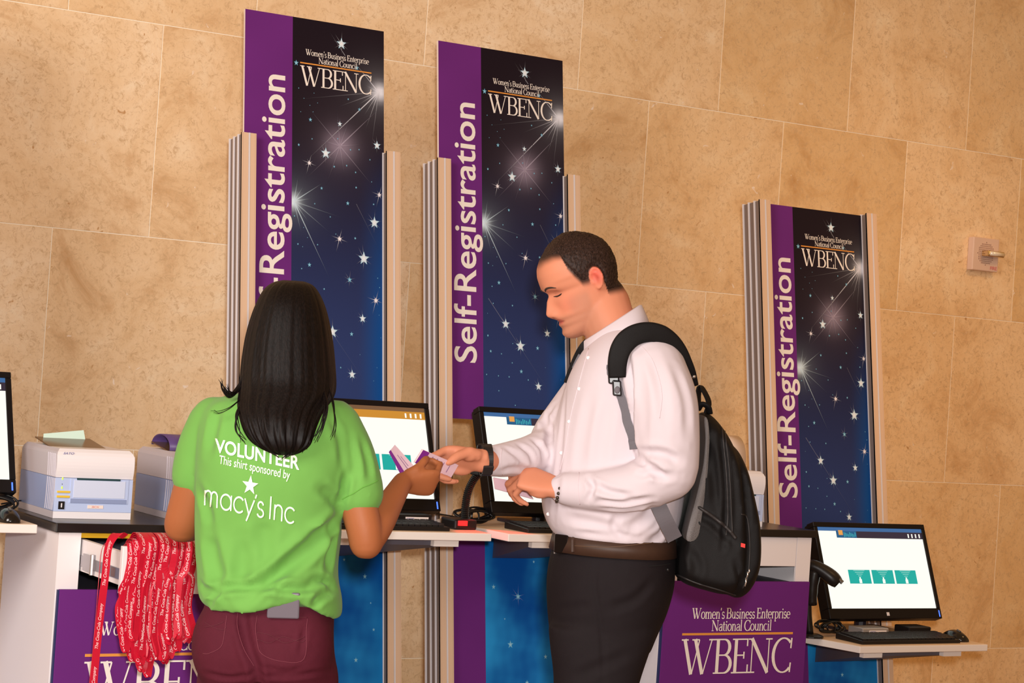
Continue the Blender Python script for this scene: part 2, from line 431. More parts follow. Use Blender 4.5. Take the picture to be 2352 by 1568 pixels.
STARS = [(0.347, 2.486, 0.019, 2), (0.294, 2.129, 0.0179, 2), (0.472, 2.175, 0.0143, 2), (0.463, 1.927, 0.019, 2), (0.426, 1.81, 0.0214, 2), (0.468, 1.681, 0.0095, 3), (0.342, 1.864, 0.0089, 3), (0.238, 2.092, 0.0077, 3), (0.48, 2.017, 0.0083, 3), (0.241, 2.229, 0.0071, 1), (0.342, 2.228, 0.0089, 2), (0.41, 2.283, 0.006, 1), (0.371, 2.311, 0.0036, 1), (0.202, 2.145, 0.0048, 1), (0.247, 2.169, 0.003, 1), (0.335, 2.18, 0.003, 1), (0.379, 2.15, 0.0036, 1), (0.409, 2.154, 0.003, 1), (0.447, 2.126, 0.003, 1), (0.323, 2.09, 0.0042, 1), (0.366, 2.098, 0.0036, 1), (0.397, 2.08, 0.0036, 1), (0.28, 2.017, 0.0054, 1), (0.399, 2.032, 0.0042, 1), (0.453, 2.056, 0.0024, 1), (0.257, 1.966, 0.003, 1), (0.37, 1.979, 0.0071, 1), (0.46, 1.985, 0.0036, 1), (0.31, 1.93, 0.003, 1), (0.189, 1.921, 0.003, 1), (0.329, 1.878, 0.0024, 1), (0.396, 1.871, 0.0048, 1), (0.201, 1.835, 0.0036, 1), (0.267, 1.839, 0.003, 1), (0.22, 1.888, 0.0018, 1), (0.233, 1.858, 0.0018, 1), (0.217, 1.828, 0.0018, 1), (0.474, 1.752, 0.0024, 1), (0.481, 1.723, 0.0024, 1), (0.201, 2.324, 0.0024, 1), (0.219, 2.294, 0.0018, 1), (0.239, 2.274, 0.0018, 1), (0.253, 2.315, 0.0018, 1), (0.265, 2.285, 0.0018, 1), (0.208, 2.25, 0.0018, 1), (0.25, 2.255, 0.0018, 1), (0.401, 2.416, 0.0083, 1), (0.192, 2.403, 0.0095, 1), (0.264, 1.641, 0.017, 2), (0.319, 1.573, 0.0196, 2), (0.422, 1.621, 0.0136, 2), (0.386, 1.445, 0.0143, 2), (0.377, 1.739, 0.0094, 4), (0.321, 1.49, 0.0075, 1), (0.384, 1.57, 0.0075, 1), (0.24, 1.774, 0.0075, 1), (0.214, 1.76, 0.003, 1), (0.218, 1.705, 0.003, 1), (0.29, 1.703, 0.0038, 1), (0.197, 1.599, 0.0045, 1), (0.207, 1.549, 0.0053, 1), (0.247, 1.543, 0.003, 1), (0.29, 1.579, 0.0023, 1), (0.287, 1.516, 0.003, 1), (0.235, 1.471, 0.003, 1), (0.275, 1.47, 0.0034, 1), (0.347, 1.464, 0.0034, 1), (0.191, 1.473, 0.003, 1), (0.236, 1.423, 0.003, 1), (0.297, 1.379, 0.003, 1), (0.196, 1.671, 0.0015, 1), (0.479, 1.636, 0.0015, 1), (0.485, 1.565, 0.0015, 1), (0.413, 1.508, 0.0015, 1), (0.472, 1.471, 0.0015, 1), (0.46, 1.429, 0.0015, 1)]
LOWER_STARS = [(.24, .90, .005, 1), (.21, .80, .006, 1), (.30, .77, .008, 4), (.36, .88, .004, 1), (.43, .83, .006, 1), (.27, .62, .009, 1), (.40, .58, .006, 1), (.46, .67, .004, 1), (.33, .50, .006, 1), (.38, .955, .003, 1), (.45, .75, .0025, 1), (.25, .70, .0025, 1), (.47, .91, .003, 1), (.42, .45, .008, 1), (.24, .40, .006, 1), (.44, .30, .006, 1), (.30, .25, .005, 1)]
def smooth(a, b, x):
    t = np.clip((x-a)/(b-a), 0, 1); return t*t*(3-2*t)
def cloud(x, y, seed=0):
    rs = np.random.RandomState(seed); v = 0; amp = 1.0; f = 5.0
    for o in range(4):
        for k in range(3):
            a = rs.uniform(0, 6.28); ph = rs.uniform(0, 6.28)
            v = v+amp*np.sin((np.cos(a)*x+np.sin(a)*y)*f*rs.uniform(.7, 1.4)+ph+1.3*np.sin(y*f*.6+ph*2))/3
        amp *= 0.55; f *= 2.0
    return v
def sky_color(x, s, lower=False):
    """printed night-sky colour at local x, height s (upper sign coordinates)"""
    x = np.asarray(x, float); s = np.asarray(s, float)
    if lower:
        c = cloud(x*3.2, s*2.2, 3)
        t = smooth(-.15, 1.1, 0.42+0.55*c+0.35*(0.6-s))[..., None]
        a = lin((0, 74, 154)); b = lin((40, 150, 218)); 
        col = a*(1-t)+b*t
        e = smooth(.40, .50, x)[..., None]*0.35
        return col*(1-e)+lin((0, 84, 160))*e
    t = smooth(2.25, 1.35, s)[..., None]
    top = lin((28, 19, 29)); mid = lin((46, 62, 112))
    col = top*(1-t)+mid*t
    e = (smooth(.40, .50, x)*smooth(2.2, 1.45, s))[..., None]
    col = col*(1-e)+lin((14, 78, 148))*e
    for bx, bs, rad, k, cc in ((.343, 2.158, .085, .62, (158, 144, 164)), (.483, 2.348, .042, 1.0, (226, 230, 242)), (.184, 1.966, .036, 1.0, (216, 234, 244))):
        d = np.sqrt((x-bx)**2+(s-bs)**2)
        gl = np.clip(k*np.exp(-(d/(rad*0.55))**2)+0.25*k*np.exp(-d/rad), 0, 1)[..., None]
        col = col*(1-gl)+lin(cc)*gl
    return col
def star_geometry(stars, xlo, xhi, slo, shi, lower=False):
    V, F, C = [], [], []
    def put(pts, cols, faces):
        b = len(V); V.extend(pts); C.extend(cols); F.extend([tuple(i+b for i in f) for f in faces])
    W = lin((244, 246, 250)); BL = lin((84, 178, 214)); rs = np.random.RandomState(5)
    nray = [0]
    def ray(x, s, ang, ln, w, strength, col=(225, 228, 240)):
        nray[0] += 1; zz = .0003+(nray[0] % 24)*.00002
        dx, ds = math.cos(ang), math.sin(ang)
        # shorten the ray so that it stays on the board
        for _ in range(40):
            if xlo < x+dx*ln < xhi and slo < s+ds*ln < shi: break
            ln *= 0.88
        n = 6; pts = []; cols = []
        tt = np.arange(n+1)/n; bgs = sky_color(x+dx*ln*tt, s+ds*ln*tt, lower); lc = lin(col)
        for i in range(n+1):
            t = i/n; ww = w*(1-t)*0.5+0.00015
            px, ps = x+dx*ln*t, s+ds*ln*t
            k = strength*(1-t)**1.1
            cc = bgs[i]*(1-k)+lc*k
            pts += [(px-ds*ww, ps+dx*ww, zz), (px+ds*ww, ps-dx*ww, zz)]; cols += [cc, cc]
        put(pts, cols, [(2*i, 2*i+1, 2*i+3, 2*i+2) for i in range(n)])
    if not lower:
        for a, l, k in ((225, .36, .9), (135, .13, .8), (205, .16, .35), (250, .14, .5), (192, .30, .14), (238, .10, .6), (160, .05, .5), (215, .09, .5), (262, .2, .2)):
            ray(.478, 2.348, math.radians(a), l, .0035, k)
        for a, l, k in ((45, .20, .55), (225, .17, .30), (135, .16, .28), (-45, .17, .30), (95, .12, .22), (-80, .10, .22), (10, .08, .2), (170, .08, .2), (70, .1, .18), (-110, .14, .18)):
            ray(.343, 2.158, math.radians(a), l, .004, k, (190, 180, 200))
        for a, l, k in ((35, .12, .8), (-62, .26, .75), (80, .08, .6), (-12, .17, .22), (-35, .15, .35), (-75, .1, .5), (15, .06, .6), (58, .06, .6), (-50, .08, .5)):
            ray(.187, 1.966, math.radians(a), l, .0038, k, (205, 230, 244))
        ray(.36, 2.45, math.radians(128), .09, .002, .35); ray(.40, 1.98, math.radians(-60), .5, .0015, .12)
        ray(.20, 1.72, math.radians(-52), .42, .002, .16)
    for x, s, r, kind in stars:
        if not (slo+r < s < shi-r): continue
        r = min(r, x-xlo-.0005, xhi-x-.0005)
        if r <= 0.0008: continue
        bgc = sky_color(x, s, lower)
        if kind == 3:
            for a, l in ((75, 5), (255, 6.5), (165, 4.5), (-15, 4.5), (120, 2.6), (-60, 2.6), (30, 2.6), (210, 3)):
                ray(x, s, math.radians(a), r*l*0.8, r*.22, .7)
        if kind in (2, 4):
            for a, l in ((90, 2.3), (270, 1.9), (20, 1.6), (160, 1.6), (215, 1.6), (-35, 1.6), (125, 2.0)):
                ray(x, s, math.radians(a+rs.uniform(-6, 6)), r*l*(1.5 if kind == 4 else 1), r*.10, .5)
        n = 5 if r > 0.0028 or kind != 1 else 4
        inner = 0.42 if kind != 3 else 0.5
        pts = [(x, s, 0.001)]; cols = [W if kind in (2, 3) else (BL*0.6+W*0.4)]
        edge = (BL*0.75+bgc*0.25) if kind in (1, 4) else (lin((150, 206, 232)))
        if kind == 3: edge = lin((214, 196, 206)); 
        for i in range(2*n):
            a = math.pi/2+math.pi*i/n; rr = r if i % 2 == 0 else r*inner
            pts.append((x+rr*math.cos(a)*0.92, s+rr*math.sin(a)*1.05, 0.001))
            cols.append(edge if i % 2 == 0 else (edge*0.4+W*0.6 if kind in (2, 3) else BL*.9))
        put(pts, cols, [(0, 1+i, 1+(i+1) % (2*n)) for i in range(2*n)])
    return V, F, C
def wbenc_logo(parent, fn, x0, x1, s_line, scale=1.0):
    """three lines of lettering and the orange rule; fn(u, s) gives the world point on the board"""
    w = x1-x0
    def put(name, VF, mat):
        V, F = VF; return link_mesh(name, [np.array(fn(q[0], q[1]))-np.array([0, .00006*q[2], 0]) for q in V], F, mat, parent)
    put('lettering', fit2d(glyph_text('WBENC', SERIF, -0.06), x0, x1, s_line-w*0.285, s_line-w*0.035, 1.0), white_print)
    put('lettering', fit2d(glyph_text("Women's Business Enterprise", SERIF_TXT, -.03), x0+w*.075, x1-w*.035, s_line+w*.110, s_line+w*.185, 1.0), white_print)
    put('lettering', fit2d(glyph_text('National Council', SERIF_TXT, -.03), x0+w*.255, x1-w*.205, s_line+w*.022, s_line+w*.097, 1.0), white_print)
    V = [fn(u, s) for u, s in ((x0, s_line-w*.008), (x1, s_line-w*.008), (x1, s_line+w*.008), (x0, s_line+w*.008))]
    link_mesh('orange_rule', V, [(0, 1, 2, 3)], orange_print, parent)
PURPLE = (106, 42, 122)
def printed_board(k, name, X, xa, xb, xsplit, slo, shi, d, lower, shift=0.0):
    b = MB()
    b.prism([(X+xa, slo), (X+xb, slo), (X+xb, shi), (X+xa, shi)], lambda u, v, w: kp(u, w, v), d+0.010, d)
    o = b.build(name, board_edge, k)
    nx, ns = 44, 90
    xs = np.concatenate([[xa, xsplit], np.linspace(xsplit+1e-4, xb, nx)]); ss = np.linspace(slo, shi, ns)
    V = [kp(X+x, d-0.0006, s) for s in ss for x in xs]
    GX, GS = np.meshgrid(xs, ss); C = sky_color(GX, GS-shift, lower)
    C[:, :2] = lin(PURPLE)*(1+0.06*np.sin(GX[:, :2]*60+GS[:, :2]*9)*np.sin(GS[:, :2]*23))[..., None]
    C = C.reshape(-1, 3)
    n = len(xs); F = [(j*n+i, j*n+i+1, (j+1)*n+i+1, (j+1)*n+i) for j in range(ns-1) for i in range(n-1)]
    link_mesh('print', V, F, print_mat, o, col=np.array(C))
    sv, sf, sc = star_geometry(STARS if not lower else [(a_, b_, c_*1.45, d_) for a_, b_, c_, d_ in LOWER_STARS], xsplit+.001, xb-.001, slo-shift, shi-shift, lower)
    if sv: props(link_mesh('star_print', [kp(X+x, d-0.0009-z, s+shift) for x, s, z in sv], sf, star_mat, o, col=np.array(sc)), kind='stuff')
    if not lower:
        fn = lambda u, s: kp(X+u, d-0.0022, s+shift)
        wbenc_logo(o, fn, .205, .452, 2.406)
        V, F = fit2d(text2d('Self-Registration', 0.012), 1.507, 2.356, 0, .083, .72)
        link_mesh('lettering', [kp(X+.154-v, d-0.0014, u+shift) for u, v in V], F, white_print, o)
    return o
def kiosk(X, label, raised, shelf_z, has_upper=True, xl=-.03):
    k = root('registration_kiosk', (X+.27, KY0+.05, 0), label, 'kiosk', 'registration kiosks along the wall')
    W = 0.538; cw = 0.047; dep = 0.10; top = 2.154
    for x0 in (X, X+W-cw):
        b = MB()
        # extruded profile: core with raised lips on the sides and a ribbed front
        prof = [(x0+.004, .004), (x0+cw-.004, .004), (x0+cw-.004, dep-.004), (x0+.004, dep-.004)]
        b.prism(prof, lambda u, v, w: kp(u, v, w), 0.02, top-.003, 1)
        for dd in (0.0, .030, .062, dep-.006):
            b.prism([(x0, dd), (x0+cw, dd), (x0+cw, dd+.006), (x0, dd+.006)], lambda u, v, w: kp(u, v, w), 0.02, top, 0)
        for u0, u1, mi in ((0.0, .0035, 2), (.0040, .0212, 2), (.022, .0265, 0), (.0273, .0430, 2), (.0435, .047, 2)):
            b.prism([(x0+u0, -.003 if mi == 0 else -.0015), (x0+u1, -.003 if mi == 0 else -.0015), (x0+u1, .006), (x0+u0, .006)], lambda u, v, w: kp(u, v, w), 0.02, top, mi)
        c = b.build('column', [alu, alu_side, alu_reflect], k)
    if has_upper:
        if raised: printed_board(k, 'sign_board', X, .021, .497, .180, 1.327, 2.549, .032, False)
        else: printed_board(k, 'sign_board', X, .040, .4965, .172, 0.98, 2.150, .032, False, -.395)
    printed_board(k, 'lower_board', X, .040, .4965, .180, .03, (shelf_z+.0)/CT-.02, .032, True)
    b = MB(); b.box(X-.03, X+W+.03, KY0-.10, KY0+.30, 0.0, .018)
    b.build('base_plate', alu, k)
    # shelf with its bracket
    yf = 4.93
    b = MB()
    yb = KY0+shelf_z*math.tan(TH)+.02
    poly = [(X+xl, yf), (X+W+.035, yf), (X+W+.035, yb-.08), (X+W-.02, yb), (X+.03, yb), (X+xl-(.075 if shelf_z < .9 else 0), yb-.08)]
    b.prism(poly, lambda u, v, w: (u, v, w), shelf_z-.022, shelf_z, 0)
    sh = b.build('shelf', [shelf_white], k, bevel=.002)
    t = MB(); t.prism([(p[0]+(0.004 if p[0] < X+.2 else -.004), p[1]+(.004 if p[1] < 5.1 else -.004)) for p in poly], lambda u, v, w: (u, v, w), shelf_z-.001, shelf_z+.0006)
    t.build('laminate', shelf_top, sh)
    b = MB()
    for a0, a1 in ((X+.30, X+.50),):
        z1 = shelf_z-.0225
        V = [(X+.06, yf+.05, z1), (X+W-.06, yf+.05, z1), (X+W-.06, yf+.05, z1-.018), (X+.06, yf+.05, z1-.018),
             (X+.20, yb-.02, z1), (X+W-.20, yb-.02, z1), (X+W-.20, yb-.02, z1-.10), (X+.20, yb-.02, z1-.10)]
        b.add(V, [(0, 3, 2, 1), (0, 4, 7, 3), (1, 2, 6, 5), (3, 7, 6, 2), (0, 1, 5, 4), (4, 5, 6, 7)])
    b.build('bracket', bracket_grey, k)
    for xe in (X+.055, X+W-.055-.08):
        MB().box(xe, xe+.08, yf+.03, yf+.0495, shelf_z-.042, shelf_z-.0222).build('bracket_cap', shelf_white, k)
    return k
kiosk(2.360, 'tall self-registration kiosk with raised purple sign, behind the volunteer in green', True, 1.0)
kiosk(3.034, 'tall self-registration kiosk with raised purple sign, behind the man with backpack', True, 1.0, xl=-.045)
kiosk(4.326, 'lower self-registration kiosk whose sign ends level with its posts, on the right', False, 0.66, xl=.012)
kiosk(1.030, 'kiosk cut off by the left edge, only its white shelf showing', True, 1.0)
# ------------------------------------------------------------------ counters with purple signs
black_top = M('black_laminate', (22, 19, 20), 0.28, spec=0.5)
cab_white = M('cabinet_white', (234, 228, 230), 0.5)
cab_in = M('cabinet_inside', (70, 66, 78), 0.7)
steel = M('drawer_slide_steel', (176, 172, 176), 0.35, 0.8)
purple_sign = M('purple_sign', (104, 40, 120), 0.5, spec=.15, noise=(5, 0.06))
navy_edge = M('navy_edge', (36, 44, 92), 0.5)
yellow_tape = M('yellow_plastic', (226, 176, 24), 0.5)
def counter(X0, X1, yf, zt, label, opened):
    c = root('printer_counter', ((X0+X1)/2, yf+.22, 0), label, 'counter', 'white counters with black tops')
    yb = yf+.47; a, b = X0+.012, X1-.012; sw = .058
    t = MB(); t.prism([(X0, yf), (X1, yf), (X1, yb), (X0, yb)], lambda u, v, w: (u, v, w), zt-.024, zt)
    t.build('top', black_top, c, bevel=.0025)
    for x in (a, b-.02): MB().box(x, x+.02, yf+.02, yb-.02, 0, zt-.0242).build('side_panel', cab_white, c)
    for x0, x1 in ((a, a+sw), (b-sw, b)): MB().box(x0, x1, yf+.012, yf+.0198, 0, zt-.0242).build('stile', cab_white, c)
    MB().box(a+.02, b-.02, yb-.04, yb-.022, 0, zt-.0242).build('back_panel', cab_in, c)
    MB().box(a+.02, b-.02, yf+.03, yb-.045, zt-.19, zt-.175).build('inner_shelf', cab_in, c)
    # sign board on the front
    sx0, sx1, sz1 = X0+.020, X1-.018, zt-.166
    sg = MB().box(sx0, sx1, yf, yf+.0115, .06, sz1).build('sign_board', purple_sign, c, bevel=.001)
    MB().box(sx0-.004, sx0-.0005, yf+.001, yf+.0115, .06, sz1-.001).build('sign_edge', navy_edge, c)
    W = sx1-sx0
    wbenc_logo(sg, lambda u, s: (u, yf-.0012, s), sx0+W*.13, sx1-W*.10, sz1-.165)
    # drawer
    if opened:
        out = .31; yd = yf+.02-out; dz0, dz1 = zt-.125, zt-.030; dx0, dx1 = a+sw+.006, b-sw-.006
        d = MB().box(dx0-.012, dx1+.012, yd-.016, yd, dz0-.012, dz1+.006).build('drawer_front', cab_white, c, bevel=.0015)
        for x, nm in ((dx0, 'drawer_side'), (dx1-.012, 'drawer_side')):
            s = MB().box(x, x+.012, yd+.0005, yf+.36, dz0+.004, dz1-.012).build(nm, cab_white, c)
            xs = x-.004 if x == dx0 else x+.0125
            MB().box(xs, xs+.0035, yd+.002, yf+.30, dz0+.018, dz0+.044).build('drawer_slide', steel, s)
            k = MB().box(xs-.003, xs+.0, yd+.21, yd+.275, dz0+.010, dz0+.052)
            k.tube([(xs-.003, yd+.205, dz0+.006), (xs-.003, yd+.205, dz0+.056)], .006, 8)
            k.build('slide_catch', steel, s)
            MB().box(xs-.0012, xs-.0002, yd+.05, yd+.075, dz0+.020, dz0+.042).build('slide_slot', M('slot_shadow', (120, 96, 96), .5), s)
        MB().box(dx0+.0125, dx1-.0125, yd+.0005, yf+.36, dz0+.004, dz0+.012).build('drawer_bottom', cab_white, c)
        MB().box(a+sw+.001, b-sw-.001, yf+.021, yf+.03, zt-.038, zt-.0245).build('yellow_strip', yellow_tape, c)
    else:
        MB().box(a+sw+.002, b-sw-.002, yf+.0125, yf+.0195, zt-.118, zt-.0255).build('drawer_front', cab_white, c, bevel=.001)
    return c
counter(1.625, 2.255, 4.85, 1.013, 'white printer counter with open drawer, left of the volunteer', True)
counter(3.614, 4.222, 5.04, 1.020, 'white counter behind the man with backpack, drawer closed', False)

# ------------------------------------------------------------------ label printers
pr_white = M('printer_white', (232, 228, 232), 0.42)
pr_white_shade = M('printer_white_shaded', (186, 178, 184), 0.45)  # shaded copy of the white, paints the dimmer sides
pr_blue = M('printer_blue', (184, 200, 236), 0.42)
pr_blue_shade = M('printer_blue_shaded', (140, 154, 192), 0.45)  # shaded copy of the blue, for the sides and paper slot
pr_rib = M('printer_rib', (206, 202, 212), 0.45)
pr_dark = M('printer_slot', (30, 64, 70), 0.5)
pr_panel = M('printer_window', (206, 216, 240), 0.25)
pr_yellow = M('printer_button', (228, 192, 62), 0.4)
pr_black = M('black_plastic', (20, 18, 20), 0.4)
pr_led = M('printer_led', (190, 240, 60), 0.4, emit=(190, 250, 60), estr=0.6)
logo_ink = M('logo_ink', (112, 112, 160), 0.5)
red_ink = M('red_ink', (216, 120, 116), 0.5)
smoke = M('smoked_plastic', (112, 84, 60), 0.2, alpha=0.88)
mint = M('mint_paper', (206, 232, 218), 0.6)
lilac = M('purple_ribbon', (88, 66, 122), 0.4)
paper_w = M('white_paper', (238, 222, 214), 0.6)
def label_printer(X, Y, Z, label, paper):
    p = root('label_printer', (X+.11, Y+.12, Z), label, 'printer', 'label printers on the counters')
    w, d, h = .208, .285, .178
    def bulge(z):                      # the lid bows forward a little
        t = (z-.104)/(h-.104); return -.010*math.sin(math.pi*min(max(t*.8+.12, 0), 1)) if z >= .104 else -.006
    n = 10
    def slab(z0, z1, mats, name, inset=0.0, crown=False):
        zs = np.linspace(z0, z1, n); rings = []
        for z in zs:
            k = 0.0
            if crown and z > h-.012: k = (z-(h-.012))/.012*.010
            yf = Y+bulge(z)+k
            rings.append([(X+inset+k, yf, Z+z), (X+w-inset-k, yf, Z+z), (X+w-inset-k, Y+d-k, Z+z), (X+inset+k, Y+d-k, Z+z)])
        b = MB(); b.loft(rings)
        # sides take the second material, a darker copy with their shade painted in
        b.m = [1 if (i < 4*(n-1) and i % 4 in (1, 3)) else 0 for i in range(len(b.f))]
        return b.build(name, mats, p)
    slab(.0, .0175, [pr_white, pr_white_shade], 'foot')
    body = slab(.018, .1035, [pr_blue, pr_blue_shade], 'body')
    lid = slab(.1045, h, [pr_white, pr_white_shade], 'lid', crown=True)
    for part, z0, z1 in ((body, .02, .1025), (lid, .106, h-.013)):
        r = MB()
        for i in range(6):
            yy = Y+.006+i*.0085+.0006*i*i
            for z_a, z_b in zip(np.linspace(z0, z1, 6)[:-1], np.linspace(z0, z1, 6)[1:]):
                def yb(z): return yy-.012*math.sin(math.pi*(z/h))*(1-i*.06)
                V = [(X-.0012, yb(z_a), Z+z_a), (X-.0012, yb(z_a)+.0032, Z+z_a), (X-.0012, yb(z_b)+.0032, Z+z_b), (X-.0012, yb(z_b), Z+z_b)]
                V2 = [(X+.0005, q[1], q[2]) for q in V]
                r.add(V+V2, [(3, 2, 1, 0), (4, 5, 6, 7), (0, 1, 5, 4), (2, 3, 7, 6), (1, 2, 6, 5), (0, 4, 7, 3)])
        props(r.build('side_ribs', pr_rib, part), kind='stuff')
    yf = Y-.006
    def plate(name, u0, u1, v0, v1, mat, dep=.002, par=body, out=.0015, y=None):
        yy = yf if y is None else y
        return MB().box(X+u0*w, X+u1*w, yy-out, yy-out+dep, Z+v0, Z+v1).build(name, mat, par, bevel=.0004, seg=1)
    plate('window_frame', .195, .945, .040, .103, pr_blue, .004, out=.002)
    plate('window', .235, .90, .054, .099, pr_panel, .003, out=.0032)
    plate('label_slot', .27, .83, .0995, .1043, pr_dark, .004, out=.0042)
    plate('paper_slot', .205, .93, .0405, .0515, pr_blue_shade, .002, out=.0028)
    plate('button', .03, .195, .0655, .0705, pr_yellow, .003, out=.003)
    plate('button', .03, .195, .0530, .0585, pr_yellow, .003, out=.003)
    plate('power_switch', .058, .135, .0235, .0435, pr_black, .003, out=.003)
    plate('switch_mark', .088, .104, .0280, .0390, pr_white, .0008, out=.0036)
    st = plate('sticker', .43, .635, .0265, .0355, paper_w, .0008, out=.0012)
    V, F = fit2d(text2d('38CW', .01), X+.485*w, X+.58*w, Z+.0288, Z+.0335)
    link_mesh('lettering', [(u, yf-.0014, v) for u, v in V], F, red_ink, st)
    for v in (.0755, .0985): plate('status_light', .082, .098, v, v+.006, pr_led, .001, out=.0012)
    plate('status_mark', .085, .095, .0865, .0885, pr_black, .001, out=.0012)
    V, F = fit2d(text2d('SATO', .02, .35), X+.075*w, X+.215*w, Z+.1640, Z+.1695)
    link_mesh('lettering', [(u, Y+bulge(.167)-.0012, v) for u, v in V], F, logo_ink, lid)
    # smoked cover and paper at the back of the lid
    MB().obox((X+.085, Y+.14, Z+h+.006), (.075, 0, 0), (0, .075, .010), (0, -.0002, .0015)).build('smoked_cover', smoke, p)
    if paper == 'mint':
        b = MB(); a = np.array([X+.008, Y+.20, Z+h+.0]); 
        b.prism([(0, 0), (.118, .006), (.112, .040), (.002, .026)], lambda u, v, ww: (a[0]+.02+u, a[1]+ww+v*.25, a[2]+v), 0, .0012)
        b.build('label_sheet', mint, p)
    else:
        r = []
        for i in range(15):
            t = i/14*math.pi*.95
            r.append([(X+.012, Y+.15-.07*math.cos(t), Z+h+.040*math.sin(t)**.8+.002), (X+.115, Y+.15-.07*math.cos(t), Z+h+.040*math.sin(t)**.8+.002),
                      (X+.115, Y+.15-.068*math.cos(t), Z+h+.0385*math.sin(t)**.8+.0005), (X+.012, Y+.15-.068*math.cos(t), Z+h+.0385*math.sin(t)**.8+.0005)])
        MB().loft(r).build('ribbon_roll', lilac, p, smooth=True)
        r = []
        for i in range(15):
            t = i/14*math.pi
            for_ = Y+.17-.062*math.cos(t)
            zz = Z+h+.002+(.105 if paper == 'tall' else .036)*math.sin(t)**.7
            r.append([(X+.10, for_, zz), (X+.215, for_, zz), (X+.215, for_, zz-.002), (X+.10, for_, zz-.002)])
        MB().loft(r).build('paper_roll', paper_w, p, smooth=True)
    return p
label_printer(1.655, 4.980, 1.0135, 'grey and blue label printer with mint sheet on top, nearest the left edge', 'mint')
label_printer(1.982, 4.985, 1.0135, 'grey and blue label printer with purple ribbon, half hidden by the volunteer', 'roll')
label_printer(3.852, 5.130, 1.0205, 'label printer mostly hidden behind the black backpack', 'tall')

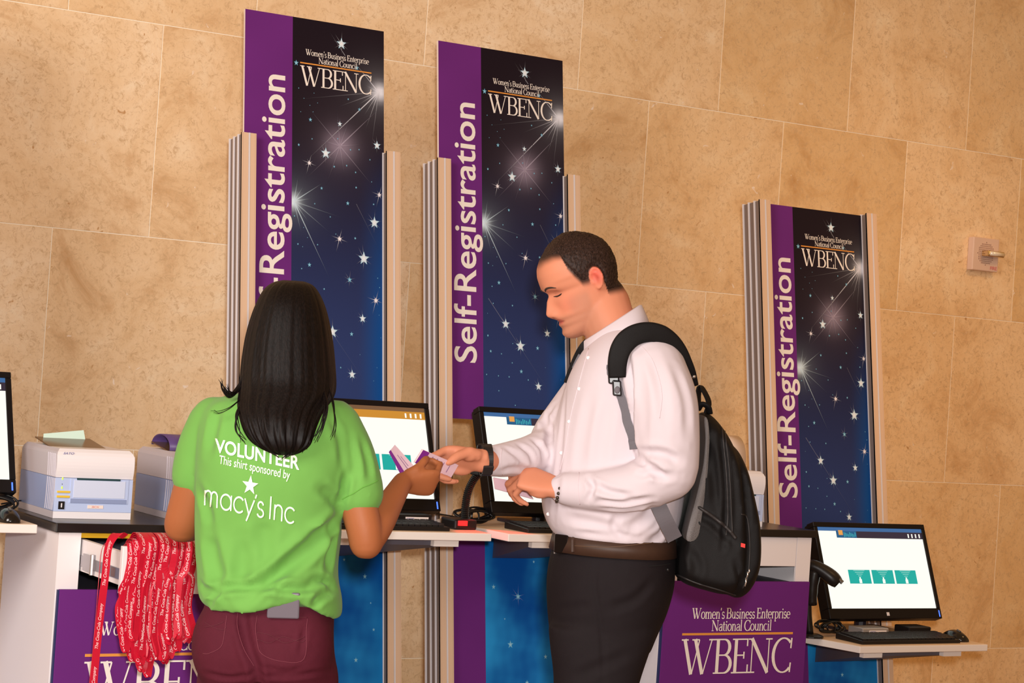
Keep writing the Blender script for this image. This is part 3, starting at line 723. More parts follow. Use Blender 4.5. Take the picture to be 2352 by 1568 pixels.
# ------------------------------------------------------------------ touch-screen monitors
bezel_m = M('monitor_bezel', (18, 15, 17), 0.38, spec=0.22)
bezel_side = M('monitor_side', (40, 34, 44), 0.35)
def glow(name, rgb, k=1.0):
    return M(name, (10, 10, 10), 0.25, emit=rgb, estr=k)
scr_white = glow('screen_white', (250, 250, 240), 0.95)
TM = math.radians(21.5)
def monitor(cx, shelf_z, label, warm=False):
    zb = (1.041 if cx > 2 else 1.060) if shelf_z > .9 else .716; yb0 = 5.15; Wd, Hh = .50, .335
    up = np.array([0, math.sin(TM), math.cos(TM)]); nr = np.array([0, -math.cos(TM), math.sin(TM)]); rt = np.array([1.0, 0, 0])
    o0 = np.array([cx, yb0, zb])
    P = lambda u, v, n=0.0: o0+rt*u+up*v+nr*n
    m = root('touch_monitor', (cx, yb0+.06, shelf_z), label, 'monitor', 'touch screen monitors on the kiosks')
    def bar(b, u0, u1, v0, v1, n0, n1, mi=0):
        b.obox(P((u0+u1)/2, (v0+v1)/2, (n0+n1)/2), rt*(u1-u0)/2, up*(v1-v0)/2, nr*(n1-n0)/2, mi)
    bt, bb, bs = .017, .036, .016
    b = MB()
    bar(b, -Wd/2, Wd/2, Hh-bt, Hh, -.030, .006); bar(b, -Wd/2, Wd/2, 0, bb, -.030, .006)
    bar(b, -Wd/2, -Wd/2+bs, bb, Hh-bt, -.030, .006); bar(b, Wd/2-bs, Wd/2, bb, Hh-bt, -.030, .006)
    b.build('bezel', bezel_m, m, bevel=.0015, seg=1)
    b = MB(); bar(b, -Wd/2+.004, Wd/2-.004, .004, Hh-.004, -.045, -.0302); bar(b, -.14, .14, .06, .26, -.062, -.045)
    b.build('housing', bezel_m, m)
    b = MB(); bar(b, -Wd/2+bs, Wd/2-bs, bb, Hh-bt, -.020, .002)
    sc = b.build('screen', scr_white, m)
    sw, shh = Wd-2*bs, Hh-bt-bb
    def ui(name, a0, a1, c0, c1, mat, lift=.0006, skew=0.0):
        u0, u1 = -sw/2+a0*sw, -sw/2+a1*sw; v0, v1 = bb+c0*shh, bb+c1*shh
        link_mesh(name, [P(u0, v0, .002+lift), P(u1, v0, .002+lift), P(u1, v1, .002+lift), P(u0, v1, .002+lift)], [(0, 1, 2, 3)], mat, sc)
    hd = glow('screen_header_reflection', (206, 140, 50), .9) if warm else glow('screen_header', (52, 44, 62), .8)  # the warm version paints an orange reflection as screen colour
    hd2 = glow('screen_header_reflection_top', (120, 86, 60), .9) if warm else glow('screen_header_top', (62, 110, 164), .8)  # warm version belongs to the same painted reflection
    ui('header_bar', 0.0 if warm else .17, 1, .872, 1.0, hd)
    ui('header_strip', 0, 1, .955, 1.0, hd2, .0010)
    for i in range(4): ui('header_mark', .855+i*.036, .867+i*.036, .885, .935, scr_white, .0014)
    if not warm:
        ui('page_logo', .17, .36, .872, .955, glow('screen_logo', (28, 96, 140), .8), .0012)
        ui('logo_badge', .19, .23, .905, .965, glow('screen_badge', (230, 160, 80), .9), .0018)
        for i in range(9): ui('logo_line', .24+i*.013, .245+i*.013, .88+.004*(i % 3), .94-.008*(i % 4), glow('screen_lines', (70, 190, 190), .9), .0018)
    teal = glow('screen_teal', (18, 176, 164), .85); pale = glow('screen_teal_pale', (140, 208, 196), .9)
    for i in range(3):
        x0 = .215+i*.222
        ui('menu_button', x0, x0+.205, .305, .475, teal, .0010)
        for j in range(5): ui('button_text', x0+.05+j*.012, x0+.155-j*.012, .462-j*.022, .470-j*.022, pale, .0016)
        ui('button_icon', x0+.09, x0+.115, .31, .36, scr_white, .0016); ui('button_icon', x0+.095, x0+.108, .36, .385, scr_white, .0016)
    b = MB(); bar(b, Wd/2-.0125, Wd/2-.0085, .006, .028, .006, .0066)
    b.build('power_light', glow('blue_led', (70, 110, 255), 2.0), m)
    b = MB(); bar(b, .0, .012, .010, .022, .006, .0066); b.build('brand_mark', alu, m)
    # low stand behind
    b = MB(); b.tube([P(0, .16, -.060), (cx, yb0+.13, shelf_z+.10), (cx, yb0+.13, shelf_z+.012)], .022, 10)
    b.build('stand_neck', bezel_side, m)
    MB().box(cx-.11, cx+.11, yb0-.0, yb0+.20, shelf_z+.001, shelf_z+.012).build('stand_base', bezel_side, m, bevel=.003)
    return m
monitor(2.632, 1.0, 'touch monitor with orange reflection painted on its header, on the shelf behind the volunteer', True)
monitor(3.306, 1.0, 'touch monitor between the joined hands and the man\'s chest')
monitor(4.640, .66, 'low touch monitor with three teal buttons, far right')
monitor(1.360, 1.0, 'touch monitor cut off by the left edge of the photo')
# ------------------------------------------------------------------ things on the shelves
key_m = M('key_black', (30, 27, 28), 0.45)
def keyboard(X, Y, Z, label, w=.43, d=.135):
    k = root('keyboard', (X+w/2, Y+d/2, Z), label, 'keyboard', 'black keyboards on the shelves')
    b = MB(); b.add([(X, Y, Z), (X+w, Y, Z), (X+w, Y+d, Z), (X, Y+d, Z), (X, Y, Z+.011), (X+w, Y, Z+.011), (X+w, Y+d, Z+.020), (X, Y+d, Z+.020)],
                    [(3, 2, 1, 0), (4, 5, 6, 7), (0, 1, 5, 4), (1, 2, 6, 5), (2, 3, 7, 6), (3, 0, 4, 7)])
    b.build('case', pr_black, k, bevel=.002)
    b = MB()
    for r in range(6):
        y0 = Y+.010+r*.0195; zz = Z+.011+.009*(r*.0195+.02)/d
        x = X+.010
        while x < X+w-.02:
            wd = .0165
            if r == 0 and .10 < x-X < .11: wd = .10
            b.box(x, x+wd, y0, y0+.0165, zz-.002, zz+.005); x += wd+.0025
    props(b.build('keys', key_m, k), kind='stuff')
    return k
keyboard(2.385, 4.965, 1.0008, 'black keyboard on the shelf below the orange-headed monitor')
keyboard(3.075, 4.965, 1.0008, 'black keyboard lit red on the shelf beside the man\'s belt')
keyboard(4.375, 4.962, .6608, 'black keyboard on the low shelf at far right')
def mouse(X, Y, Z, label):
    b = MB(); rings = []
    for i in range(9):
        t = i/8; y = Y-.055+.11*t; w = .030*math.sin(math.pi*min(max(t*.86+.09, .03), .97))**.5; h = .034*math.sin(math.pi*(t*.8+.12))**.8
        rings.append([(X+w*math.cos(a), y, Z+.001+max(h*math.sin(a), 0.0)+(.0 if math.sin(a) > 0 else 0)) for a in np.linspace(0, 2*math.pi, 20, endpoint=False)])
    b.loft(rings)
    m = root('computer_mouse', (X, Y, Z), label, 'mouse', 'black computer mice')
    b.build('shell', M('mouse_black', (14, 13, 15), .18, spec=.6), m, smooth=True)
    MB().tube([(X, Y-.028, Z+.031), (X, Y-.012, Z+.035)], .0035, 8).build('wheel', M('wheel_grey', (90, 86, 84), .4), m)
    return m
mouse(4.845, 5.035, .6608, 'black computer mouse on the low shelf at far right')
mouse(1.545, 5.00, 1.0008, 'black computer mouse at the left edge of the photo')
def mini_pc(X, Y, Z, label, mat, w=.115, sticker=True):
    k = root('mini_computer', (X+w/2, Y+.04, Z), label, 'computer', 'small boxes under the monitors')
    MB().box(X, X+w, Y, Y+.075, Z, Z+.036).build('case', mat, k, bevel=.004)
    if sticker:
        MB().box(X+.028, X+w-.012, Y-.0006, Y, Z+.007, Z+.029).build('asset_label', paper_w, k)
        b = MB()
        for i in range(7): b.box(X+w-.036+i*.0028, X+w-.0345+i*.0028+(.0006 if i % 2 else 0), Y-.001, Y-.0006, Z+.013, Z+.024)
        props(b.build('barcode', pr_black, k), kind='stuff')
        b = MB()
        for i in range(4): b.box(X+.032, X+.032+.03-.006*(i % 2), Y-.001, Y-.0006, Z+.011+i*.0045, Z+.0125+i*.0045)
        props(b.build('fine_print', logo_ink, k), kind='stuff')
    return k
silver = M('silver_plastic', (176, 170, 168), .35, .5)
mini_pc(2.700, 5.075, 1.0008, 'small black box with white asset label behind the volunteer\'s forearm', pr_black)
mini_pc(4.470, 5.072, .6608, 'small silver box with white label under the low monitor', silver)
mini_pc(4.690, 5.090, .6608, 'small black box right of the silver box on the low shelf', pr_black, .10, False)

rubber = M('cable_black', (16, 15, 16), .4)
def cable_bundle(c, r, loops, seed, label, hang=None):
    rs = np.random.RandomState(seed); c = np.asarray(c, float)
    k = root('cable_bundle', c-np.array([0, 0, r*.45]), label, 'cable', 'black cable bundles')
    for i in range(loops):
        a = rs.uniform(0, 6.28); t = np.linspace(0, 2*math.pi*1.02, 40)
        rx, rz = r*rs.uniform(.7, 1.15), r*rs.uniform(.25, .42); off = rs.uniform(-.25, .25, 3)*r
        yy = .3*r*np.sin(t+a)
        p = np.stack([c[0]+off[0]+rx*np.cos(t), c[1]+off[1]+yy, c[2]+np.abs(off[2])*.4+rz*np.sin(t+.3*math.sin(a))], 1)
        p[:, 2] = np.maximum(p[:, 2], c[2]-r*.45+.0035)
        MB().tube(p, .0030, 6).build('cable_loop', rubber, k, smooth=True)
    tie = np.array([c+np.array([0, r*.4*math.sin(t), r*.30*math.cos(t)]) for t in np.linspace(0, 6.28, 14)])
    MB().tube(tie, .003, 6).build('cable_tie', pr_black, k)
    if hang is not None: MB().tube(spline(hang, 24), .0022, 6).build('lead', rubber, k, smooth=True)
    return k
cable_bundle((3.02, 5.18, 1.028), .055, 8, 1, 'tangle of black cables left of the man\'s touch monitor', [(2.98, 5.2, 1.02), (2.95, 5.40, 1.03), (2.93, 5.6, 1.1), (2.95, 5.75, 1.0)])
cable_bundle((4.400, 5.15, .690), .055, 8, 2, 'tangle of black cables on the low shelf beside the silver box')
cable_bundle((1.560, 5.16, 1.032), .050, 6, 3, 'coiled black cable at the left edge beside the monitor', [(1.58, 5.17, 1.03), (1.64, 5.22, 1.035), (1.70, 5.34, 1.028)])
cable_bundle((3.33, 5.085, 1.020), .035, 4, 8, 'small tangle of black cables beneath the man\'s touch monitor')

# barcode scanner on a gooseneck between the two tall kiosks
sc = root('barcode_scanner', (2.905, 5.06, 1.0008), 'black barcode scanner on a ribbed gooseneck, glowing red by the joined hands', 'scanner', 'barcode scanners')
MB().prism([(2.86, 5.02), (2.935, 5.02), (2.94, 5.09), (2.925, 5.12), (2.87, 5.12), (2.855, 5.09)], lambda u, v, w: (u, v, w), 1.0008, 1.030).build('base', pr_black, sc, bevel=.005)
path = spline([(2.915, 5.06, 1.028), (2.915, 5.06, 1.07), (2.922, 5.062, 1.11), (2.940, 5.065, 1.145), (2.965, 5.065, 1.172)], 60)
rr = np.array([.0125 if i % 2 else .0105 for i in range(60)])
MB().tube(path, rr, 12).build('gooseneck', rubber, sc, smooth=False)
b = MB(); b.loft([[np.array((2.965, 5.06, 1.172))+np.array((s, 0, .35*s))*.0+np.array((q*s2, y, -q*s2*.3)) for (q, y) in ((-.02, -.02), (.02, -.02), (.02, .02), (-.02, .02))] for s, s2 in ((0, 1.0), (1, 1.2))])
b = MB(); b.obox((2.960, 5.055, 1.185), (.030, 0, .012), (0, .030, 0), (-.006, 0, .018)); b.build('scan_head', pr_black, sc, bevel=.006)
win = M('scanner_window', (120, 10, 12), .2, emit=(255, 40, 40), estr=1.6)
MB().obox((2.885, 5.017, 1.020), (.014, 0, 0), (0, .0035, .0), (0, 0, .007)).build('scan_window', win, sc)
li = bpy.data.lights.new('scanner_beam', 'SPOT'); li.energy = 4.0; li.color = (1.0, .01, .02); li.spot_size = math.radians(80); li.spot_blend = .6; li.shadow_soft_size = .01
lo = bpy.data.objects.new('scanner_beam', li); COL.objects.link(lo); lo.parent = sc
lo.location = Vector((2.955, 5.03, 1.160))-sc.location
lo.rotation_euler = Vector((-.02, -.45, -.9)).to_track_quat('-Z', 'Y').to_euler()
# hand-held scanner in a stand by the low monitor
s3 = root('barcode_scanner', (4.295, 5.105, .6608), 'black hand-held barcode scanner in a stand left of the low monitor', 'scanner', 'barcode scanners')
b = MB(); b.tube([(4.290, 5.125, .663), (4.290, 5.125, .668), (4.290, 5.125, .674)], [.045, .045, .03], 16); b.build('base', pr_black, s3)
b = MB(); b.tube(spline([(4.290, 5.125, .67), (4.275, 5.125, .75), (4.270, 5.120, .82), (4.277, 5.105, .86)], 16), .012, 10); b.build('stand', rubber, s3, smooth=True)
hp = spline([(4.260, 5.125, .900), (4.275, 5.110, .898), (4.297, 5.090, .885), (4.320, 5.070, .865), (4.337, 5.055, .848)], 12)
b = MB(); b.tube(hp, [.018, .024, .027, .028, .029, .030, .032, .034, .035, .034, .031, .026], 12, flat=.72); b.build('scan_head', pr_black, s3, smooth=True)
b = MB(); b.tube(spline([(4.277, 5.105, .885), (4.275, 5.110, .83), (4.283, 5.115, .77)], 10), [.020]*4+[.018]*3+[.016]*3, 10); b.build('handle', pr_black, s3, smooth=True)
b = MB(); b.tube([(4.330, 5.047, .862), (4.339, 5.037, .852)], .012, 10, flat=.6); b.build('trigger_ring', M('scanner_grey', (86, 80, 76), .4), s3)

# fire alarm on the wall
fa = root('fire_alarm', (5.972, WALL_Y-.02, 2.02), 'white fire alarm speaker strobe on the stone wall', 'fire alarm')
al_w = M('alarm_white', (226, 196, 176), .5)
body = MB().box(5.900, 6.046, WALL_Y-.034, WALL_Y-.0005, 2.020, 2.158).build('body', al_w, fa, bevel=.004)
b = MB()
for i in range(-6, 7):
    for j in range(-6, 7):
        if i*i+j*j <= 36: b.box(5.972+i*.0078-.0016, 5.972+i*.0078+.0016, WALL_Y-.0352, WALL_Y-.0338, 2.092+j*.0078-.0022, 2.092+j*.0078+.0022)
props(b.build('grille', M('grille_dark', (150, 116, 100), .6), body), kind='stuff')
ln = MB(); ln.box(5.945, 6.040, WALL_Y-.075, WALL_Y-.0355, 2.080, 2.104); ln.build('strobe_housing', M('strobe_chrome', (222, 196, 150), .12, .95), fa, bevel=.004)
MB().tube([(5.955, WALL_Y-.078, 2.092), (6.030, WALL_Y-.078, 2.092)], .009, 10).build('strobe_lens', M('strobe_glass', (250, 240, 220), .08, .3), fa, smooth=True)
V, F = fit2d(text2d('FIRE', .02), 6.000, 6.038, 2.028, 2.042)
link_mesh('lettering', [(u, WALL_Y-.0352, v) for u, v in V], F, red_ink, body)
# ------------------------------------------------------------------ red lanyards over the open drawer
red_strap = M('red_strap', (202, 20, 50), .38, spec=.45, bump=(900, .15))
strap_ink = M('strap_ink', (246, 206, 210), .5)
LT = text2d('The Coca-Cola Company', 0.012, 0.32)
def path_text(P, S, N, s_at, length, height, V2, out=.0007, flip=False):
    """lay a line of lettering along a strap"""
    d = np.concatenate([[0], np.cumsum(np.linalg.norm(np.diff(P, axis=0), axis=1))])
    a, b = V2[:, 0].min(), V2[:, 0].max(); h0, h1 = V2[:, 1].min(), V2[:, 1].max()
    s = s_at+(V2[:, 0]-a)/(b-a)*length; v = (V2[:, 1]-(h0+h1)/2)/(h1-h0)*height
    if flip: s = s_at+length-(s-s_at); v = -v
    I = lambda A: np.stack([np.interp(s, d, A[:, i]) for i in range(3)], 1)
    return I(P)+I(S)*v[:, None]+I(N)*out
def lanyard(P, side, width, label, group, texts=True, seed=0):
    P = np.asarray(P, float); n = len(P)
    T = np.gradient(P, axis=0); T /= np.linalg.norm(T, axis=1)[:, None]+1e-12
    S = np.asarray(side, float); S = S-T*(S*T).sum(1)[:, None]; S /= np.linalg.norm(S, axis=1)[:, None]
    V, F, N = ribbon(P, S, width, .0009)
    # make N point towards the camera so that the lettering sits on the visible face
    base = P.mean(0); base[2] = P[:, 2].min()
    r = root('lanyard', base, label, 'lanyard', group)
    link_mesh('strap', V, F, red_strap, r, smooth=False)
    if texts:
        d = np.concatenate([[0], np.cumsum(np.linalg.norm(np.diff(P, axis=0), axis=1))])
        tv, tf = [], []; s = .05+.10*((seed*37) % 10)/10
        while s+.115 < d[-1]:
            mid = int(np.searchsorted(d, s+.055))
            nf = 1 if np.dot(N[mid], CO-P[mid]) > 0 else -1
            if abs(np.dot(N[mid], (CO-P[mid])/np.linalg.norm(CO-P[mid]))) > .25:
                up_ = T[mid][2] > 0
                q = path_text(P, S*nf, N*nf, s, .108, .0105, LT[0], flip=not up_)
                q = q if up_ or True else q
                b = len(tv); tv += list(q); tf += [tuple(i+b for i in f) for f in LT[1]]
            s += .150
        if tv: props(link_mesh('lettering', tv, tf, strap_ink, r), kind='stuff')
    return r
YD = 4.544                                                           # front face of the drawer
ztop = .990
rs = np.random.RandomState(11)
N_L = 34
spots = []
for i in range(N_L):
    layer = i % 4
    u = (i//4+0.5*((layer*7) % 4)/2.0+rs.uniform(-.2, .2))/(N_L/4+.4)
    spots.append((layer, u))
names_bottom = []
for i, (layer, u) in enumerate(spots):
    px = 314+u*130
    x = atY(px, 1250, YD)[0]
    zb = atY(300, 1425+(60+65*math.sin(math.pi*min(u+.1, 1)))*rs.rand()**.7, YD)[2]
    y = YD-.006-layer*.0065
    x2 = x-.006+(u-.55)*.030+rs.uniform(-.012, .012)*(1+.5*layer)
    hw = .006+rs.uniform(0, .006)
    top = .006+.0050*layer
    sway = rs.uniform(-.010, .010)
    pts = [(x+.002, YD+.075, ztop-.030), (x+.001, YD+.045, ztop+.004+top*.6), (x, YD+.012, ztop+top+.010), (x, y-.002-top*.3, ztop+top*.6-.004),
           (x-.002, y-.004, ztop-.05), (x2+sway*.5, y-.005, (ztop+zb)/2+.03), (x2+sway, y-.004, zb+.07), (x2+hw*.6, y-.007, zb+.018),
           (x2, y-.010, zb), (x2-hw, y-.006, zb+.018), (x2-hw*1.6+sway, y+.001, zb+.08), (x2-.012+sway*.3, y+.002, (ztop+zb)/2), (x-.013, y+.001, ztop-.04), (x-.013, YD+.004, ztop+top*.4+.002), (x-.010, YD+.04, ztop-.006)]
    P = spline(pts, 90)
    tw = rs.uniform(-.55, .35); t = np.linspace(0, 1, 90)
    ang = tw*np.sin(math.pi*t)**2*np.sin(2*math.pi*t*rs.uniform(.8, 1.4)+rs.uniform(0, 3))+rs.uniform(-.25, .25)
    sd = np.stack([np.cos(ang), np.sin(ang), np.zeros(90)], 1)
    lanyard(P, sd, .0165, 'red lettered lanyard in the thick bunch hanging over the drawer front', 'bunched red lanyards', True, i)
P0 = [atY(288, 1232, 4.600), atY(272, 1226, 4.59), atY(258, 1236, 4.575), atY(248, 1262, 4.565), atY(242, 1320, 4.56), atY(232, 1400, 4.56), atY(222, 1490, 4.56), atY(213, 1600, 4.56), atY(209, 1720, 4.56), atY(205, 1745, 4.56), atY(202, 1715, 4.57), atY(205, 1600, 4.572), atY(214, 1490, 4.572), atY(222, 1400, 4.572), atY(228, 1320, 4.575), atY(234, 1262, 4.58), atY(250, 1240, 4.595)]
P0 = spline(P0, 110); t = np.linspace(0, 1, 110)
ang = np.where(t < .55, .05, 1.15*smooth(.55, .75, t))
lanyard(P0, np.stack([np.cos(ang), np.sin(ang), 0*t], 1), .019, 'single red lettered lanyard hanging apart, left of the bunch', None, True, 3)
# ------------------------------------------------------------------ figure helpers
def remesh(parts, voxel, iters=4, lam=0.5):
    """union of closed parts as one continuous, smoothed surface"""
    mb = MB()
    for V, F in parts: mb.add(V, F)
    me = bpy.data.meshes.new('tmp'); me.from_pydata(mb.v, [], mb.f)
    bm = bmesh.new(); bm.from_mesh(me); bmesh.ops.recalc_face_normals(bm, faces=bm.faces); bm.to_mesh(me); bm.free()
    o = bpy.data.objects.new('tmp', me); COL.objects.link(o)
    md = o.modifiers.new('r', 'REMESH'); md.mode = 'VOXEL'; md.voxel_size = voxel; md.adaptivity = 0
    dg = bpy.context.evaluated_depsgraph_get(); ev = o.evaluated_get(dg); m2 = ev.to_mesh()
    n = len(m2.vertices); V = np.empty(n*3); m2.vertices.foreach_get('co', V); V = V.reshape(-1, 3)
    F = [tuple(p.vertices) for p in m2.polygons]
    ev.to_mesh_clear(); bpy.data.objects.remove(o); bpy.data.meshes.remove(me)
    return lap(V, F, iters, lam), F
def edges_of(F):
    E = set()
    for f in F:
        for i in range(len(f)):
            a, b = f[i], f[(i+1) % len(f)]; E.add((a, b) if a < b else (b, a))
    return np.array(list(E))
def lap(V, F, iters, lam=0.5, mask=None):
    if iters <= 0: return V
    E = edges_of(F); V = V.copy(); deg = np.zeros(len(V)); np.add.at(deg, E[:, 0], 1); np.add.at(deg, E[:, 1], 1)
    for it in range(iters):
        for l in (lam, -lam*0.53 if it % 2 else lam):
            S = np.zeros_like(V); np.add.at(S, E[:, 0], V[E[:, 1]]); np.add.at(S, E[:, 1], V[E[:, 0]])
            d = (S/np.maximum(deg, 1)[:, None]-V)*l
            V += d if mask is None else d*mask[:, None]
    return V
def vnormals(V, F):
    N = np.zeros_like(V)
    A = np.array([f[:4] if len(f) >= 4 else (*f, f[2]) for f in F])
    n = np.cross(V[A[:, 2]]-V[A[:, 0]], V[A[:, 3]]-V[A[:, 1]])
    for i in range(4): np.add.at(N, A[:, i], n)
    return N/(np.linalg.norm(N, axis=1)[:, None]+1e-12)
def bvh_of(V, F): return BVHTree.FromPolygons([tuple(v) for v in V], F)
def shoot(bvh, px, py, off=0.0, fallback=None):
    """where the line of sight through a photo pixel meets the surface"""
    d = FW+CR*(px-CX)/FPX-CU*(py-CY)/FPX; d = d/np.linalg.norm(d)
    h = bvh.ray_cast(Vector(CO), Vector(d))
    if h[0] is None:
        return None
    n = np.array(h[1]); n = n if np.dot(n, d) < 0 else -n
    return np.array(h[0])+n*off
def project(bvh, pts, off=0.002, n=None):
    P = np.asarray(pts, float)
    if n: P = spline(P, n)
    out = [shoot(bvh, a, b, off) for a, b in P]
    return np.array([q for q in out if q is not None])
def crease(V, N, bvh, pts, depth, width, n=40, ridge=0.5, reach=None):
    """press a fold into the cloth along a line drawn over the photo; ridge raises the cloth beside it"""
    L = project(bvh, pts, 0, n)
    if len(L) < 3: return V
    w = np.interp(np.linspace(0, 1, len(L)), [0, .2, .8, 1], [.25, 1, 1, .25])
    lo, hi = L.min(0)-3*width, L.max(0)+3*width
    idx = np.where(((V > lo) & (V < hi)).all(1))[0]
    if not len(idx): return V
    D = np.linalg.norm(V[idx][:, None]-L[None], axis=2); j = D.argmin(1); d = D[np.arange(len(idx)), j]
    t = d/width
    disp = -depth*np.exp(-t*t)+ridge*depth*np.exp(-((t-1.5)/.6)**2)
    V = V.copy(); V[idx] += N[idx]*(disp*w[j])[:, None]
    return V
def ring3(c, ax, ay, n=36, p=2.3):
    """super-ellipse ring about c with half-axis vectors ax, ay"""
    out = []
    for a in np.linspace(0, 2*math.pi, n, endpoint=False):
        ca, sa = math.cos(a), math.sin(a)
        out.append(c+ax*math.copysign(abs(ca)**(2/p), ca)+ay*math.copysign(abs(sa)**(2/p), sa))
    return out
def rloft(rings, k):
    """smoothly resample a list of rings to k rings and cap them"""
    R = np.array(rings); n = R.shape[1]
    S = spline(R.reshape(len(R), -1), k).reshape(k, n, 3)
    mb = MB(); mb.loft(list(S)); return mb.v, mb.f
def limb(path, radii, k=24, n=20, flat=None):
    P = spline(path, k); r = spline(np.asarray(radii, float), k)[:, 0]
    mb = MB(); mb.tube(P, r, n)
    V, F = np.array(mb.v), mb.f
    mb2 = MB(); mb2.v = mb.v; mb2.f = mb.f; mb2.m = mb.m
    mb2.ball(P[0], r[0]*.98, n=8); mb2.ball(P[-1], r[-1]*.98, n=8)
    return mb2.v, mb2.f
def split_limb(path, radii, k=24, n=20):
    """tube with separate round ends (each closed) so that the voxel union stays clean"""
    P = spline(path, k); r = spline(np.asarray(radii, float), k)[:, 0]
    a = MB(); a.tube(P, r, n); b = MB(); b.ball(P[0], r[0]*.985, n=8); c = MB(); c.ball(P[-1], r[-1]*.985, n=8)
    return [(x.v, x.f) for x in (a, b, c)]
def frame3(f, side_hint):
    f = np.asarray(f, float); f /= np.linalg.norm(f); s = np.asarray(side_hint, float); s = s-f*np.dot(s, f); s /= np.linalg.norm(s)
    return f, s, np.cross(f, s)
def hand(wrist, fwd, thumb_dir, curls, thumb, size=1.0, spread=0.06, mirror=1):
    """palm and five separate fingers. fwd = wrist to knuckles, thumb_dir = towards the thumb side;
    curls: four (a1, a2, a3) bends towards the palm; thumb = (out, up, bend1, bend2). mirror=-1 flips the palm side.
    returns parts, dict of finger tip points, axes"""
    x, y, z = frame3(fwd, thumb_dir); z = z*mirror          # z = back of the hand; palm looks to -z
    w = np.asarray(wrist, float); s = size; parts = []
    P = lambda a, b, c: w+(x*a+y*b+z*c)*s
    rings = []
    for a, hw, hd, cz in ((-.012, .026, .019, 0), (.012, .030, .0185, 0), (.040, .037, .0165, .001), (.068, .041, .0145, .003), (.086, .040, .0125, .003), (.096, .036, .009, .002)):
        rings.append(ring3(P(a, 0, cz), y*hw*s, z*hd*s, 24, 2.6))
    parts.append(rloft(rings, 16))
    b = MB(); b.ball(P(.034, .026, -.010), .020*s, .015*s, .016*s, 8, ax=[x, y, z]); parts.append((b.v, b.f))   # thumb mound
    b = MB(); b.ball(P(.045, -.026, -.008), .026*s, .013*s, .014*s, 8, ax=[x, y, z]); parts.append((b.v, b.f))
    fin = ((.0275, .090, .0095, (.044, .027, .021)), (.0092, .094, .0098, (.049, .030, .022)), (-.0092, .090, .0093, (.045, .028, .021)), (-.027, .082, .0083, (.035, .021, .019)))
    tips = {}
    for i, ((yy, xx, r, ln), cu) in enumerate(zip(fin, curls)):
        base = P(xx-.016, yy, .002); ang = 0.0; sp = spread*(1.5-i)
        pts = [base]; rad = [r*1.02]; cur = P(xx, yy+sp*.006, .002); pts.append(cur); rad.append(r*1.05)
        for k in range(3):
            ang += cu[k]
            d = (x*math.cos(ang)-z*math.sin(ang))
            d = d*math.cos(sp)+y*math.sin(sp)*math.cos(ang); d /= np.linalg.norm(d)
            mid = cur+d*ln[k]*.5*s; cur = cur+d*ln[k]*s
            pts += [mid, cur]; rad += [r*(.96-.07*k), r*(1.0-.10*k) if k < 2 else r*.72]
        # straight segments with joint balls keep the knuckle bends
        t = MB(); t.tube(np.array(pts), np.array(rad)*s, 12); parts.append((t.v, t.f))
        for q, rr_ in ((pts[1], rad[1]*1.04), (pts[3], rad[3]*1.02), (pts[5], rad[5]*1.0), (pts[-1], rad[-1])):
            t = MB(); t.ball(q, rr_*s, n=6); parts.append((t.v, t.f))
        tips[i] = cur
    out, upz, b1, b2 = thumb
    d = x*math.cos(out)+y*math.sin(out); d = d*math.cos(upz)+z*math.sin(upz)
    p0 = P(.012, .020, -.006); p1 = P(.034, .034, -.008)
    d1 = d/np.linalg.norm(d); p2 = p1+d1*.034*s
    ax = np.cross(d1, y); ax = z-d1*np.dot(z, d1); ax /= np.linalg.norm(ax)
    inw = -(y-d1*np.dot(y, d1)); inw /= np.linalg.norm(inw)+1e-9
    d2 = d1*math.cos(b1)+inw*math.sin(b1)*.8-ax*math.sin(b1)*.6; d2 /= np.linalg.norm(d2); p3 = p2+d2*.030*s
    t = MB(); t.tube([p0, p1, (p1+p2)/2, p2, (p2+p3)/2, p3], np.array([.015, .0135, .0115, .0115, .0110, .0080])*s, 12); parts.append((t.v, t.f))
    for q, rr_ in ((p1, .0138), (p2, .0118), (p3, .0080)):
        t = MB(); t.ball(q, rr_*s, n=6); parts.append((t.v, t.f))
    tips['thumb'] = p3
    return parts, tips, (x, y, z)

